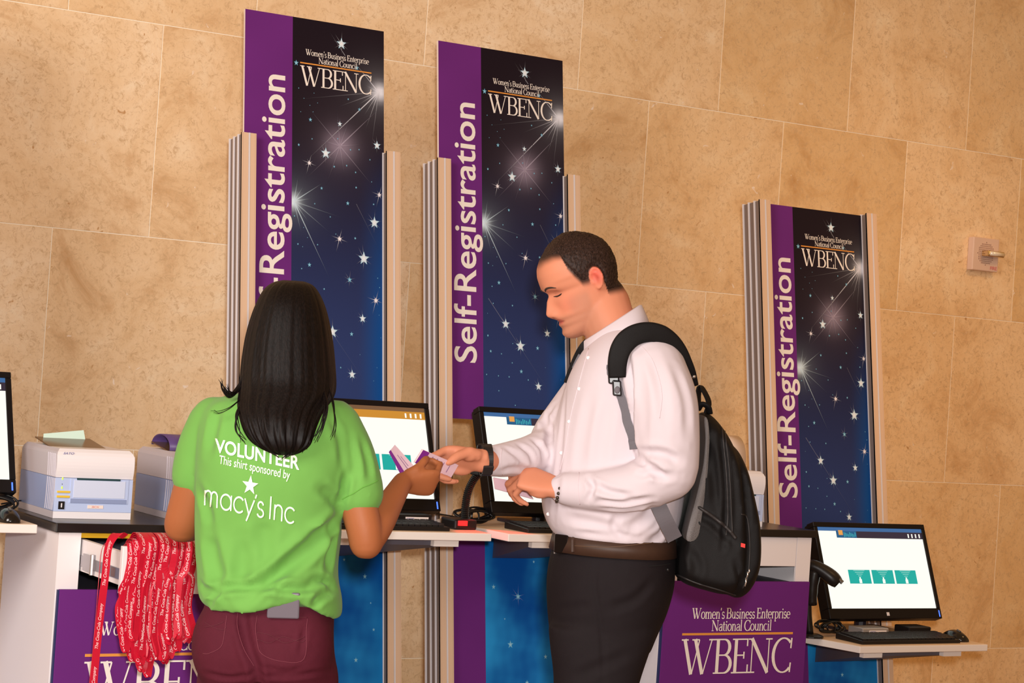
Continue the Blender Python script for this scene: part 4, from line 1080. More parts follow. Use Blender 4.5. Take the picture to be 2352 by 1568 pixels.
# head profile tables (units of head height, u = 0 chin .. 1 crown; f forward from the ear axis)
HU = np.array([0, .04, .09, .14, .18, .215, .25, .29, .36, .45, .50, .55, .62, .70, .78, .86, .93, .98, 1.0])
HF = np.array([.29, .362, .388, .352, .386, .362, .392, .362, .358, .364, .345, .392, .404, .398, .368, .300, .190, .060, -.04])
BU = np.array([0, .1, .2, .3, .4, .5, .6, .7, .8, .9, .97, 1.0])
BF = np.array([-.06, -.14, -.26, -.34, -.39, -.42, -.44, -.435, -.40, -.30, -.17, -.07])
WU = np.array([0, .05, .12, .2, .3, .4, .5, .6, .7, .8, .9, .97, 1.0])
WW = np.array([.10, .165, .215, .25, .275, .290, .308, .322, .322, .292, .212, .11, .03])
def head_mesh(org, f, l, u, S):
    """closed head surface; org = chin level on the ear axis; f, l, u unit axes; S = head height"""
    us = np.concatenate([np.linspace(0, .96, 90), np.linspace(.965, .998, 10)]); n = 96
    rings = []
    for uu in us:
        ff, bb, ww = np.interp(uu, HU, HF), np.interp(uu, BU, BF), np.interp(uu, WU, WW)
        ring = []
        for a in np.linspace(0, 2*math.pi, n, endpoint=False):
            ca, sa = math.cos(a), math.sin(a)
            pf, pl = (2.35, 2.35) if uu > .5 else (2.05, 2.05)
            cm = (ff+bb)/2-.06*(1 if uu < .6 else 0)
            fx = (cm+(ff-cm)*abs(ca)**(2/pf)) if ca > 0 else (cm-(cm-bb)*abs(ca)**(2/2.1))
            lx = ww*math.copysign(abs(sa)**(2/pl), sa)
            if ca > 0:                                           # nose, sockets, lips, cheeks
                nose = np.interp(uu, [.25, .278, .312, .345, .42, .50, .54], [0, .070, .118, .112, .066, .016, 0])
                sig = np.interp(uu, [.25, .31, .40, .50], [.070, .062, .042, .036])
                fx += nose*math.exp(-(lx/sig)**2)
                fx += .040*math.exp(-((abs(lx)-.066)/.024)**2-((uu-.295)/.032)**2)          # nostril wings
                fx -= .052*math.exp(-((abs(lx)-.125)/.062)**2-((uu-.495)/.045)**2)         # eye socket
                fx += .030*math.exp(-((abs(lx)-.125)/.042)**2-((uu-.485)/.026)**2)         # eyeball under the lid
                fx += .018*math.exp(-((abs(lx)-.13)/.08)**2-((uu-.565)/.03)**2)            # brow
                fx += .016*math.exp(-((abs(lx)-.19)/.06)**2-((uu-.38)/.07)**2)             # cheek
                fx -= .018*math.exp(-(lx/.115)**2-((uu-.215)/.011)**2)                     # mouth line
                fx -= .030*max(0, abs(lx)-.06)*(math.exp(-((uu-.21)/.06)**2))*3
            ring.append(org+S*(f*fx+l*lx+u*uu))
        rings.append(ring)
    mb = MB(); mb.loft(rings); return mb.v, mb.f
def ear_parts(org, f, l, u, S, side):
    """helix rim, bowl, inner fold and lobe"""
    L = l*side; out = []
    c = lambda a, b, o: org+S*(f*(a*.92-.062)+u*b)+L*S*o
    base = .292
    b = MB(); b.ball(c(-.055, .490, base+.012), .052*S, .095*S, .020*S, 10, ax=[f*.92-L*.35, u*.96-f*.25, L]); out.append((b.v, b.f))
    rim = [c(.000, .470, base+.005), c(.005, .525, base+.020), (c(-.010, .575, base+.035)), c(-.055, .600, base+.050), c(-.100, .580, base+.060), c(-.122, .530, base+.060), c(-.118, .470, base+.052), c(-.095, .420, base+.040), c(-.062, .390, base+.028)]
    t = MB(); t.tube(spline(rim, 30), .0125*S*1.25, 8); out.append((t.v, t.f))
    fold = [c(-.045, .555, base+.045), c(-.075, .525, base+.052), c(-.080, .475, base+.050), c(-.060, .435, base+.042)]
    t = MB(); t.tube(spline(fold, 16), .0105*S, 8); out.append((t.v, t.f))
    b = MB(); b.ball(c(-.045, .395, base+.022), .027*S, .028*S, .016*S, 8, ax=[f, u, L]); out.append((b.v, b.f))
    b = MB(); b.ball(c(-.008, .462, base+.022), .014*S, .022*S, .016*S, 8, ax=[f, u, L]); out.append((b.v, b.f))
    return out
def cloth_noise(V, N, amp, freq, seed, stretch=(1, 1, 1)):
    rs = np.random.RandomState(seed); d = np.zeros(len(V)); Q = V*np.asarray(stretch)
    for k in range(7):
        w = rs.normal(size=3); w /= np.linalg.norm(w); fr = freq*rs.uniform(.6, 1.8)
        d += np.sin(Q@w*fr+rs.uniform(0, 6.28)+1.5*np.sin(Q@rs.normal(size=3)*fr*.35))/7
    return V+N*(d*amp)[:, None]
def decal_text(bvh, VF, px0, py0, ux, uy, off=.0016, maxlen=None):
    """2D lettering laid on cloth: (u, v) -> photo pixel p0 + u*ux + v*uy, dropped on to the surface"""
    V, F = VF
    bm = bmesh.new(); vs = [bm.verts.new((q[0], q[1], (q[2] if len(q) > 2 else 0)*.001)) for q in V]
    for f in F:
        try: bm.faces.new([vs[i] for i in f])
        except ValueError: pass
    bmesh.ops.triangulate(bm, faces=bm.faces)
    if maxlen:
        for _ in range(4):
            ed = [e for e in bm.edges if e.calc_length() > maxlen]
            if not ed: break
            bmesh.ops.subdivide_edges(bm, edges=ed, cuts=1, use_grid_fill=False)
            bmesh.ops.triangulate(bm, faces=[f for f in bm.faces if len(f.verts) > 3])
    bm.verts.index_update()
    out, ok = [], []
    for v in bm.verts:
        q = shoot(bvh, px0+v.co.x*ux[0]+v.co.y*uy[0], py0+v.co.x*ux[1]+v.co.y*uy[1], off+v.co.z*.06)
        ok.append(q is not None); out.append(q if q is not None else np.zeros(3))
    fs = [tuple(v.index for v in f.verts) for f in bm.faces]; bm.free()
    fs = [f for f in fs if all(ok[i] for i in f)]
    return np.array(out), fs
# ------------------------------------------------------------------ the volunteer in the green shirt, seen from behind
UPW = np.array([0, 0, 1.0])
DW = 4.2
def Wp(px, py, dd=0.0): return atD(px, py, DW+dd)
def wring(py, L, R, hd, dd=0.0, n=40, p=2.3, yfn=None):
    c = Wp((L+R)/2, py, dd); hw = (R-L)/2*(DW+dd)/FPX
    r = ring3(c, R0*hw, F0*hd, n, p)
    # follow the camera's roll so that py is the height seen in the photo
    return r
woman = root('person', Wp(616, 1400)*np.array([1, 1, 0]), 'person seen from behind in a bright green volunteer shirt and burgundy jeans', 'person')
skin_w = MV('skin_brown', 0.52, 0.22, bump=(220, .06), sss=0.06)
green = M('green_jersey', (106, 162, 76), .8, spec=.15, noise=(14, .05), bump=(1400, .12), sheen=.1)
burg = M('burgundy_denim', (80, 26, 40), .8, spec=.15, noise=(60, .10), bump=(1100, .25))
# -- body (skin): head, neck, core, arms and hands as one surface
parts = []
hf = F0*math.cos(.12)+R0*math.sin(.12); hf = hf*math.cos(.15)-UPW*math.sin(.15); hl = np.cross(UPW, hf); hl /= np.linalg.norm(hl); hu = np.cross(hf, hl)
horg = Wp(658, 880, .055)
parts.append(head_mesh(horg, hf, hl, hu, .215))
for sd in (-1, 1): parts += ear_parts(horg, hf, hl, hu, .215, sd)
parts += split_limb([Wp(664, 850, .035), Wp(650, 900, .02), Wp(640, 960, .005)], [.050, .050, .058])
core = [wring(930, 560, 720, .05), wring(960, 500, 770, .075), wring(1040, 480, 770, .085), wring(1150, 475, 760, .085), wring(1280, 485, 750, .08), wring(1400, 485, 745, .09), wring(1500, 480, 750, .09), wring(1560, 480, 750, .07)]
parts.append(rloft(core, 40))
FLW = lambda px, dd, z: np.array([*(Wp(px, 1568, dd)[:2]), z])
for px, dx in ((540, 0), (690, 0)):
    a = Wp(px, 1520, .0); parts += split_limb([a, np.array([a[0], a[1], .45])+R0*.0, np.array([a[0], a[1], .10]), np.array([a[0], a[1], .06])+F0*.03], [.050, .036, .030, .030])
parts += split_limb([Wp(765, 985, .01), Wp(803, 1085, .0), Wp(833, 1200, -.015), Wp(841, 1246, -.015)], [.045, .043, .038, .036])
parts += split_limb([Wp(841, 1244, -.015), Wp(868, 1205, .025), Wp(898, 1152, .08), Wp(925, 1106, .13)], [.035, .0335, .028, .0215])
parts += split_limb([Wp(490, 985, .03), Wp(455, 1085, .03), Wp(426, 1175, .04), Wp(416, 1206, .05)], [.045, .043, .039, .037])
parts += split_limb([Wp(416, 1206, .05), Wp(438, 1208, .11), Wp(480, 1203, .18), Wp(520, 1196, .24)], [.0365, .033, .027, .0215])
hp, tipsW, axW = hand(Wp(924, 1108, .135), R0*.88+F0*.45+UPW*.06, UPW*.80-F0*.50+R0*.1, [(1.0, 1.25, .6), (1.15, 1.3, .7), (1.25, 1.3, .7), (1.35, 1.3, .7)], (.34, -.62, .40, .3), .84)
parts += hp
hp2, _, _ = hand(Wp(522, 1196, .245), R0*.5+F0*.85, UPW, [(.5, .6, .4)]*4, (.6, -.3, .3, .3), .9)
parts += hp2
V, F = remesh(parts, .0034, 3)
basec = lin((158, 94, 58))
n1 = np.sin(V@np.array([31, 17, 23.0]))*np.sin(V@np.array([-19, 41, 13.0]))
colW = basec[None]*(1+.05*n1)[:, None]
wbody = link_mesh('body', V, F, skin_w, woman, smooth=True, col=colW)
# -- jeans
rows = [(1365, 476, 768, .105, .0), (1400, 470, 768, .112, .0), (1440, 464, 767, .122, -.004), (1480, 461, 768, .130, -.008), (1520, 461, 769, .128, -.006), (1556, 463, 768, .118, .0)]
pp = [rloft([wring(*r) for r in rows], 40)]
for px, hwid in ((540, 84), (690, 86)):
    a = Wp(px, 1530, .0)
    pp += split_limb([a, Wp(px-3, 1600, .0), np.array([a[0], a[1], .48])+R0*.005*(1 if px > 600 else -1), np.array([a[0], a[1], .12])], [hwid/1095, .080, .056, .050], 30)
for px, py in ((534, 1478), (672, 1484)):
    b = MB(); b.ball(Wp(px, py, -.046), .086, .082, .110, 12, ax=[R0, F0, UPW]); pp.append((b.v, b.f))
V, F = remesh(pp, .006, 14); N = vnormals(V, F); bv_ = bvh_of(V, F)
V = crease(V, N, bv_, [(556, 1400), (560, 1440), (572, 1490), (588, 1535), (596, 1600)], .010, .012)
N = vnormals(V, F)
for ln in ([(470, 1545), (530, 1556), (588, 1545)], [(600, 1548), (660, 1552), (760, 1540)], [(600, 1530), (650, 1542), (700, 1535)], [(480, 1580), (560, 1590)], [(610, 1590), (700, 1600), (760, 1592)], [(700, 1440), (690, 1500)], [(600, 1470), (650, 1466), (690, 1474)]):
    V = crease(V, N, bv_, ln, .0035, .007)
V = cloth_noise(V, N, .0018, 26, 3)
jeans = link_mesh('jeans', V, F, burg, woman, smooth=True)
bj = bvh_of(V, F)
stitch = M('jeans_stitch', (88, 28, 42), .8); hi_st = M('jeans_seam_light', (110, 46, 60), .8)
def stitched(pts, nm, mat, r=.0007, par=jeans, b=bj, n=40):
    P = project(b, pts, .0006, n)
    if len(P) > 3: MB().tube(P, r, 6).build(nm, mat, par, smooth=True)
for ln, nm, mt in (([(546, 1402), (545, 1440), (560, 1490), (584, 1530)], 'seat_seam', hi_st), ([(591, 1412), (587, 1440), (590, 1470), (600, 1500), (640, 1517), (697, 1514), (704, 1440), (706, 1420)], 'pocket_seam', hi_st),
                   ([(591, 1410), (640, 1414), (706, 1418)], 'pocket_edge', stitch), ([(590, 1468), (620, 1476), (650, 1462), (690, 1474), (704, 1466)], 'pocket_stitch', stitch), ([(590, 1452), (620, 1458), (655, 1476), (700, 1462)], 'pocket_stitch', stitch),
                   ([(470, 1428), (490, 1440), (512, 1446), (520, 1440)], 'pocket_stitch', stitch), ([(470, 1440), (492, 1436), (514, 1428)], 'pocket_stitch', stitch), ([(521, 1412), (516, 1450), (508, 1484), (480, 1500), (466, 1500)], 'pocket_seam', hi_st)):
    stitched(ln, nm, mt)
for px in (536, 688):
    a = Wp(px, 1530, .0); c = np.array([a[0], a[1], 0])+F0*.05
    rings = [ring3(c+F0*(-.115+.245*t)+UPW*h/2, R0*wd, UPW*h/2, 16, 2.6) for t, wd, h in ((0, .022, .045), (.15, .034, .07), (.4, .034, .085), (.65, .040, .06), (.9, .036, .045), (1, .018, .03))]
    r = MB(); r.loft(rings); r.build('shoe', M('shoe_dark', (36, 32, 34), .6), woman, smooth=True)
# -- shirt
rows = [(908, 560, 742, .055, .015), (922, 508, 772, .080, .01), (945, 474, 798, .098, .005), (985, 458, 812, .112, .0), (1040, 452, 812, .120, -.004), (1100, 450, 800, .122, -.004), (1160, 448, 789, .120, .0), (1220, 447, 786, .116, .004), (1280, 449, 778, .116, .004), (1320, 452, 778, .122, .0), (1350, 452, 785, .130, -.004), (1378, 455, 786, .130, -.004)]
rings = [wring(*r) for r in rows]
hx = [440, 455, 490, 530, 570, 600, 622, 650, 685, 705, 740, 772, 800]; hy = [1375, 1385, 1403, 1392, 1399, 1392, 1368, 1359, 1361, 1378, 1394, 1409, 1405]
def hemmed(ring, wgt):
    out = []
    for q in ring:
        d = q-CO; zc = d@FW; px = CX+FPX*(d@CR)/zc
        out.append(q-UPW*wgt*(np.interp(px, hx, hy)-1390)*zc/FPX)
    return out
for i_, r_ in enumerate(rows):
    if r_[0] > 1300: rings[i_] = hemmed(rings[i_], float(smooth(1290, 1392, r_[0])))
rings.append(hemmed(wring(1390, 458, 782, .130, -.004), 1.0))
sp = [rloft(rings, 60)]
sp += split_limb([Wp(500, 975, .02), Wp(468, 1035, .025), Wp(447, 1092, .03)], [.062, .056, .049])
sp += split_limb([Wp(758, 985, .01), Wp(795, 1050, .0), Wp(824, 1132, -.005)], [.068, .062, .056])
V, F = remesh(sp, .0055, 4); N = vnormals(V, F); b0 = bvh_of(V, F)
folds = [([(775, 1185), (740, 1230), (690, 1278), (620, 1330), (560, 1372)], .012, .016), ([(780, 1170), (760, 1140), (735, 1120)], .006, .012), ([(776, 1195), (750, 1215), (700, 1225)], .006, .011),
         ([(782, 1160), (790, 1120), (800, 1080)], .006, .010), ([(770, 1200), (760, 1260), (752, 1310)], .007, .012), ([(452, 1365), (520, 1350), (600, 1345), (690, 1352), (760, 1340)], .008, .010), ([(700, 1340), (735, 1330), (765, 1345)], .008, .009),
         ([(480, 1230), (490, 1290), (505, 1340)], .007, .018), ([(560, 1240), (556, 1300), (545, 1350)], .005, .018), ([(610, 1200), (600, 1280)], .004, .02), ([(455, 1120), (475, 1170), (480, 1210)], .005, .014), ([(500, 940), (490, 990), (478, 1040)], .005, .014),
         ([(830, 1010), (845, 1060), (850, 1100)], .004, .010), ([(800, 1000), (812, 1060), (818, 1110)], .004, .010), ([(760, 960), (780, 1010), (786, 1060)], .004, .012), ([(640, 1310), (700, 1250), (760, 1215)], .006, .014), ([(470, 1395), (490, 1370), (500, 1340)], .006, .009), ([(720, 1395), (735, 1370), (770, 1352)], .008, .010), ([(455, 1340), (470, 1355), (520, 1372)], .006, .009), ([(600, 1385), (640, 1352), (690, 1350)], .004, .008)]
for ln, dp, wd in folds:
    V = crease(V, N, b0, ln, dp*1.5, wd)
V = lap(V, F, 1); N = vnormals(V, F)
V = cloth_noise(V, N, .0045, 22, 5, (1, 1, .5))
shirt = link_mesh('shirt', V, F, green, woman, smooth=True)
bs = bvh_of(V, F)
hem_m = M('green_hem', (104, 164, 70), .85, spec=.1)
stitched([(834, 1118), (812, 1132), (786, 1146)], 'sleeve_seam', hem_m, .001, shirt, bs); stitched([(868, 1103), (850, 1112), (834, 1118)], 'sleeve_seam', hem_m, .001, shirt, bs)
shirt_ink = M('shirt_print', (240, 246, 228), .7)
def on_shirt(VF, name, maxlen):
    q, f = VF
    if len(f): link_mesh(name, q, f, shirt_ink, shirt)
T1 = fit2d(text2d('VOLUNTEER', .022), 0, 1, 0, 1, .72); on_shirt(decal_text(bs, T1, 495, 1037, (192, 41), (1, -31), .0022, .05), 'lettering', .05)
T2 = fit2d(text2d('This shirt sponsored by', .004), 0, 1, 0, 1, .72); on_shirt(decal_text(bs, T2, 504, 1064, (161, 36), (2, -20), .0022, .05), 'lettering', .05)
T3 = fit2d(glyph_text("macy's inc", THIN, .0), 0, 1, 0, 1, .72); on_shirt(decal_text(bs, T3, 470, 1160, (205, 42), (2, -35), .0022, .03), 'lettering', .03)
sv = [(0, 0)]+[((1 if i % 2 == 0 else .40)*math.cos(math.pi/2+i*math.pi/5), (1 if i % 2 == 0 else .40)*math.sin(math.pi/2+i*math.pi/5)) for i in range(10)]
on_shirt(decal_text(bs, (np.array(sv), [(0, 1+i, 1+(i+1) % 10) for i in range(10)]), 575, 1114, (19, 3), (2, -23), .0022, .3), 'printed_star', .3)
# -- long dark hair
hr = [(645, 650, 700, .018, .045), (652, 628, 718, .045, .045), (668, 608, 732, .068, .043), (695, 593, 745, .088, .040), (730, 579, 755, .100, .036), (780, 565, 764, .108, .028), (830, 557, 769, .110, .015), (875, 553, 771, .104, -.005), (905, 551, 764, .090, -.035), (935, 548, 742, .068, -.075), (965, 553, 728, .050, -.110), (995, 564, 718, .040, -.128), (1018, 580, 708, .032, -.135), (1034, 604, 690, .022, -.137), (1044, 630, 668, .010, -.137)]
R = np.array([wring(*r, n=168, p=2.15) for r in hr]); K = 150
S = spline(R.reshape(len(R), -1), K).reshape(K, 168, 3)
C = S.mean(1, keepdims=True); D = S-C; nn = np.linalg.norm(D, axis=2, keepdims=True)+1e-9
th = np.linspace(0, 2*math.pi, 168, endpoint=False)[None]; kk = np.linspace(0, 1, K)[:, None]
wv = 1.0*np.sin(th*17+2.2*np.sin(kk*3.0))+.8*np.sin(th*31+1.0+1.5*np.sin(kk*4))+.6*np.sin(th*53+kk*5)+.5*np.sin(th*79+2*np.sin(kk*7))
amp = .0004+.0014*smooth(.15, .9, kk)
S = S+D/nn*(wv*amp)[..., None]
mb = MB(); mb.loft(list(S))
rs = np.random.RandomState(4)
def wisp(pts, r0, n=1, jit=4):
    for i in range(n):
        j = rs.uniform(-jit, jit, (len(pts), 2)); ramp = np.linspace(.3, 1, len(pts))[:, None]
        P = spline([Wp(p[0]+q[0], p[1]+q[1], p[2]) for p, q in zip(pts, j*ramp)], 22)
        mb.tube(P, np.linspace(r0*rs.uniform(.7, 1.2), .0004, 22), 5)
wisp([(566, 850, -.03), (550, 888, -.05), (528, 908, -.07), (512, 898, -.08), (505, 872, -.085)], .0042, 6, 7)
wisp([(560, 860, -.04), (545, 895, -.06), (530, 905, -.08), (522, 885, -.09)], .0040, 5, 6)
wisp([(560, 920, -.09), (545, 950, -.12), (545, 985, -.135), (560, 1015, -.14)], .0022, 7, 7)
wisp([(553, 915, -.08), (530, 935, -.115), (505, 945, -.118), (488, 944, -.12)], .0012, 3, 5)
wisp([(742, 890, -.06), (748, 930, -.11), (740, 975, -.13), (722, 1015, -.135)], .0026, 7, 8)
wisp([(755, 885, -.05), (765, 930, -.09), (768, 975, -.115), (764, 1005, -.118)], .0014, 4, 6)
wisp([(700, 980, -.135), (708, 1010, -.142), (700, 1035, -.142)], .0022, 6, 7)
wisp([(600, 1000, -.14), (615, 1030, -.15), (640, 1046, -.148)], .0022, 6, 6)
wisp([(660, 1010, -.14), (668, 1035, -.15), (650, 1050, -.148)], .0022, 6, 6)
def hair_mat(name, dark, light, scale):
    m = M(name, dark, .5, spec=.16); nt = m.node_tree; b = nt.nodes['Principled BSDF']
    tc = nt.nodes.new('ShaderNodeTexCoord'); mp = nt.nodes.new('ShaderNodeMapping'); mp.inputs['Scale'].default_value = scale
    nz = nt.nodes.new('ShaderNodeTexNoise'); nz.inputs['Scale'].default_value = 1.0; nz.inputs['Detail'].default_value = 5
    nt.links.new(tc.outputs['Object'], mp.inputs[0]); nt.links.new(mp.outputs[0], nz.inputs['Vector'])
    mx = nt.nodes.new('ShaderNodeMix'); mx.data_type = 'RGBA'; mx.inputs[6].default_value = (*lin(dark), 1); mx.inputs[7].default_value = (*lin(light), 1)
    rp = nt.nodes.new('ShaderNodeMapRange'); rp.inputs[1].default_value = .4; rp.inputs[2].default_value = .72
    nt.links.new(nz.outputs['Fac'], rp.inputs[0]); nt.links.new(rp.outputs[0], mx.inputs[0]); nt.links.new(mx.outputs[2], b.inputs['Base Color'])
    bp = nt.nodes.new('ShaderNodeBump'); bp.inputs['Strength'].default_value = .25; bp.inputs['Distance'].default_value = .003
    nt.links.new(nz.outputs['Fac'], bp.inputs['Height']); nt.links.new(bp.outputs[0], b.inputs['Normal'])
    return m
mb.build('hair', hair_mat('black_brown_hair', (9, 6, 6), (23, 15, 13), (300, 300, 5)), woman, smooth=True)
# -- phone standing in the back pocket
q = [shoot(bj, a, b, .0) for a, b in ((614, 1414), (688, 1416))]
tvec = UPW*.97-F0*.20; tvec /= np.linalg.norm(tvec)
low = (q[0]+q[1])/2-tvec*.003-F0*.008; rt = (q[1]-q[0]); hw = np.linalg.norm(rt)/2; rt /= 2*hw; tvec = tvec-rt*np.dot(tvec, rt); nrm = np.cross(rt, tvec); nrm /= np.linalg.norm(nrm)
if np.dot(nrm, CO-low) < 0: nrm = -nrm
ph = root('mobile_phone', low, 'grey mobile phone standing in the back pocket of the burgundy jeans', 'phone')
b = MB(); Hp = .055; b.obox(low+tvec*Hp/2, rt*hw, tvec*Hp/2, nrm*.0045); b.build('case', M('phone_grey', (104, 98, 108), .45), ph, bevel=.0035)
V, F = fit2d(text2d('lenovo', .0), 0, 1, 0, 1, .72)
link_mesh('lettering', [low+rt*(-hw*.70-(v-.5)*.0045)+tvec*(Hp*.55+u*.016)+nrm*.0049 for u, v in V], F, M('phone_mark', (70, 64, 74), .4), ph)
# ------------------------------------------------------------------ the man with the backpack, in profile
DM = 4.75
def Mp(px, py, dd=0.0): return atD(px, py, DM+dd)
mf = -R0*math.cos(.20)-F0*math.sin(.20)                    # the way he faces
ml = np.cross(UPW, mf)                                     # his left, towards the camera
def mring(py, Lx, Rx, hw, dd=0.0, n=40, p=2.3):
    """ring in profile: front edge at pixel Lx, back edge at Rx, half width hw across the body"""
    c = Mp((Lx+Rx)/2, py, dd); hd = (Rx-Lx)/2*(DM+dd)/FPX
    return ring3(c, -R0*hd, -F0*hw, n, p)
man = root('person', Mp(1400, 1300)*np.array([1, 1, 0]), 'person in profile with white dress shirt, dark trousers and a black backpack', 'person')
skin_m = MV('skin_fair', 0.52, 0.22, bump=(260, .06), sss=0.08)
parts = []
S_H = .237
NOD = math.radians(27)
hf = mf*math.cos(NOD)-UPW*math.sin(NOD); hl = ml.copy(); hu = np.cross(hf, hl)
# place the head by its chin and crown in the photo
horg = Mp(1303, 772, .0)-hf*.345*.93*S_H-hu*.05*S_H
parts.append(head_mesh(horg, hf*.93, hl, hu, S_H))
for sd in (-1, 1): parts += ear_parts(horg, hf*.93, hl, hu, S_H, sd)
parts += split_limb([horg+hf*.02*S_H+hu*.22*S_H-hf*.16*S_H, Mp(1400, 745, .0), Mp(1425, 800, .0)], [.066, .065, .074])
core = [mring(800, 1360, 1500, .11), mring(860, 1330, 1520, .15), mring(960, 1310, 1530, .15), mring(1080, 1290, 1530, .15), mring(1220, 1300, 1520, .15), mring(1320, 1300, 1510, .14), mring(1400, 1300, 1490, .13)]
parts.append(rloft(core, 40))
for dd in (-.085, .085):
    a = Mp(1400, 1420, dd); parts += split_limb([a, Mp(1376, 1568, dd), np.array([*(Mp(1355, 1568, dd)[:2]), .48]), np.array([*(Mp(1360, 1568, dd)[:2]), .10]), np.array([*(Mp(1350, 1568, dd)[:2]), .07])], [.065, .055, .045, .034, .034], 30)
# near (left) arm
parts += split_limb([Mp(1500, 850, -.17), Mp(1530, 960, -.21), Mp(1535, 1090, -.205)], [.045, .040, .036])
parts += split_limb([Mp(1535, 1092, -.205), Mp(1420, 1120, -.195), Mp(1285, 1122, -.15)], [.036, .032, .0275])
# far (right) arm
parts += split_limb([Mp(1420, 850, .16), Mp(1345, 950, .10), Mp(1272, 1035, .0)], [.045, .040, .035])
parts += split_limb([Mp(1272, 1035, .0), Mp(1200, 1050, -.092), Mp(1145, 1058, -.165), Mp(1108, 1058, -.215)], [.033, .030, .027, .028])
hpL, tipsL, axL = hand(Mp(1284, 1121, -.15), -R0*.97+UPW*.20+F0*.10, UPW*.62+F0*.78, [(.85, .95, .45), (1.0, 1.0, .5), (1.1, 1.05, .5), (1.2, 1.1, .5)], (.5, -.75, .3, .2), .98, mirror=-1)
parts += hpL
hpR, tipsR, axR = hand(Mp(1106, 1056, -.222), -R0*.96-F0*.20-UPW*.05, UPW*.72-F0*.70, [(.62, .85, .4), (.95, 1.25, .6), (1.1, 1.3, .6), (1.2, 1.3, .6)], (.12, -.50, .25, .2), .98)
parts += hpR
V, F = remesh(parts, .0032, 3)
q_ = (V-horg)/S_H; mk = smooth(.40, .28, q_@hu)*smooth(-.25, -.05, q_@hu)*smooth(.12, .0, q_@hf)*smooth(-.55, -.40, q_@hf)*(np.abs(q_@hl) < .45)
V = lap(V, F, 10, .5, mk)
# skin colouring: flushed ear and cheek, lips, shaved beard, stubble at the hairline; shade painted into recesses
def headco(V):
    q = (V-horg)/S_H; return q@hf/.93, q@hl, q@hu
f_, l_, u_ = headco(V)
base = lin((204, 133, 103)); C = np.tile(base, (len(V), 1))
def tint(w, rgb):
    global C
    w = np.clip(w, 0, 1)[:, None]; C = C*(1-w)+lin(rgb)*w
inhead = (u_ > -.05) & (u_ < 1.1) & (np.abs(l_) < .45) & (f_ > -.6) & (f_ < .6)
tint(inhead*.75*np.exp(-((f_+.125)/.08)**2-((u_-.53)/.10)**2)*(np.abs(l_) > .28), (224, 92, 80))
tint(inhead*.5*np.exp(-((f_+.12)/.030)**2-((u_-.49)/.045)**2)*(np.abs(l_) > .28), (150, 60, 52))  # shade in the bowl of the ear, painted into the skin
tint(inhead*.35*np.exp(-((f_-.25)/.10)**2-((u_-.36)/.09)**2), (222, 122, 100))
beard = smooth(.31, .20, u_)*smooth(-.10, .10, f_)*inhead
beard = np.maximum(beard, smooth(.46, .36, u_)*smooth(.30, .20, f_)*smooth(-.02, .06, f_)*inhead*.8)
tint(.42*beard, (150, 112, 92))
lips = np.exp(-((u_-.215)/.030)**2)*smooth(.325, .345, f_)*smooth(.11, .06, np.abs(l_))*inhead
tint(.85*lips, (186, 82, 76))
tint(.75*np.exp(-((u_-.276)/.013)**2-((np.abs(l_)-.045)/.022)**2)*(f_ > .36)*inhead, (112, 56, 46))  # dark of the nostrils painted on as shade
tint(.8*np.exp(-((u_-.213)/.007)**2)*smooth(.31, .33, f_)*smooth(.12, .09, np.abs(l_))*inhead, (120, 52, 46))  # shade in the crease between the lips, painted in
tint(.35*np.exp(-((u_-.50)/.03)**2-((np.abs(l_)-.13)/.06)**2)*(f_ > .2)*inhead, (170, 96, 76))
HL = np.array([(1222, 634), (1232, 614), (1244, 603), (1264, 594), (1284, 592), (1296, 616), (1316, 634), (1338, 652), (1350, 650), (1358, 645), (1376, 645), (1392, 648), (1396, 656), (1400, 672), (1412, 670), (1440, 664)])
hl_w = np.array([Mp(a, b, -.26*S_H*(.25+.75*min(1, max(0, (a-1230)/90)))) for a, b in HL]); hlf, hll, hlu = headco(hl_w)
def hair_field(f, l, u):
    """> 0 where the short hair grows"""
    top = np.interp(-f, -hlf, hlu)
    return u-top
ef = .30*(np.sqrt(((f_+.118)/.074)**2+((u_-.492)/.112)**2)-1)
ef = np.where(np.abs(l_) > .22, ef, 9.)
hf0 = hair_field(f_, l_, u_); hm = np.minimum(hf0, ef)
tint(inhead*.97*smooth(-.050, .035, hf0)*(u_ > .12)*smooth(-.002, .025, ef), (44, 30, 25))
body = link_mesh('body', V, F, skin_m, man, smooth=True, col=C)
# -- cropped hair as a thin shell grown from the scalp
N = vnormals(V, F)
ok = inhead & (hm > .035) & (u_ > .15)
rs = np.random.RandomState(9)
lift = (.0002+.0042*smooth(.03, .16, hm))*(1+.30*rs.uniform(-1, 1, len(V)))
HV = V+N*lift[:, None]
keep = [fc for fc in F if all(ok[i] for i in fc)]
used = sorted({i for fc in keep for i in fc}); mp_ = {v: i for i, v in enumerate(used)}
HVs = list(HV[used])+list(V[used]-N[used]*.001); nU = len(used)
Fh = [tuple(mp_[i] for i in fc) for fc in keep]
cnt = {}
for fc in Fh:
    for i in range(len(fc)):
        a, b = fc[i], fc[(i+1) % len(fc)]; cnt[(a, b)] = cnt.get((a, b), 0)+1
rimf = [(b, a, a+nU, b+nU) for (a, b) in cnt if (b, a) not in cnt]
link_mesh('hair', HVs, Fh+rimf, hair_mat('short_brown_hair', (30, 20, 17), (70, 50, 42), (520, 520, 130)), man, smooth=True)
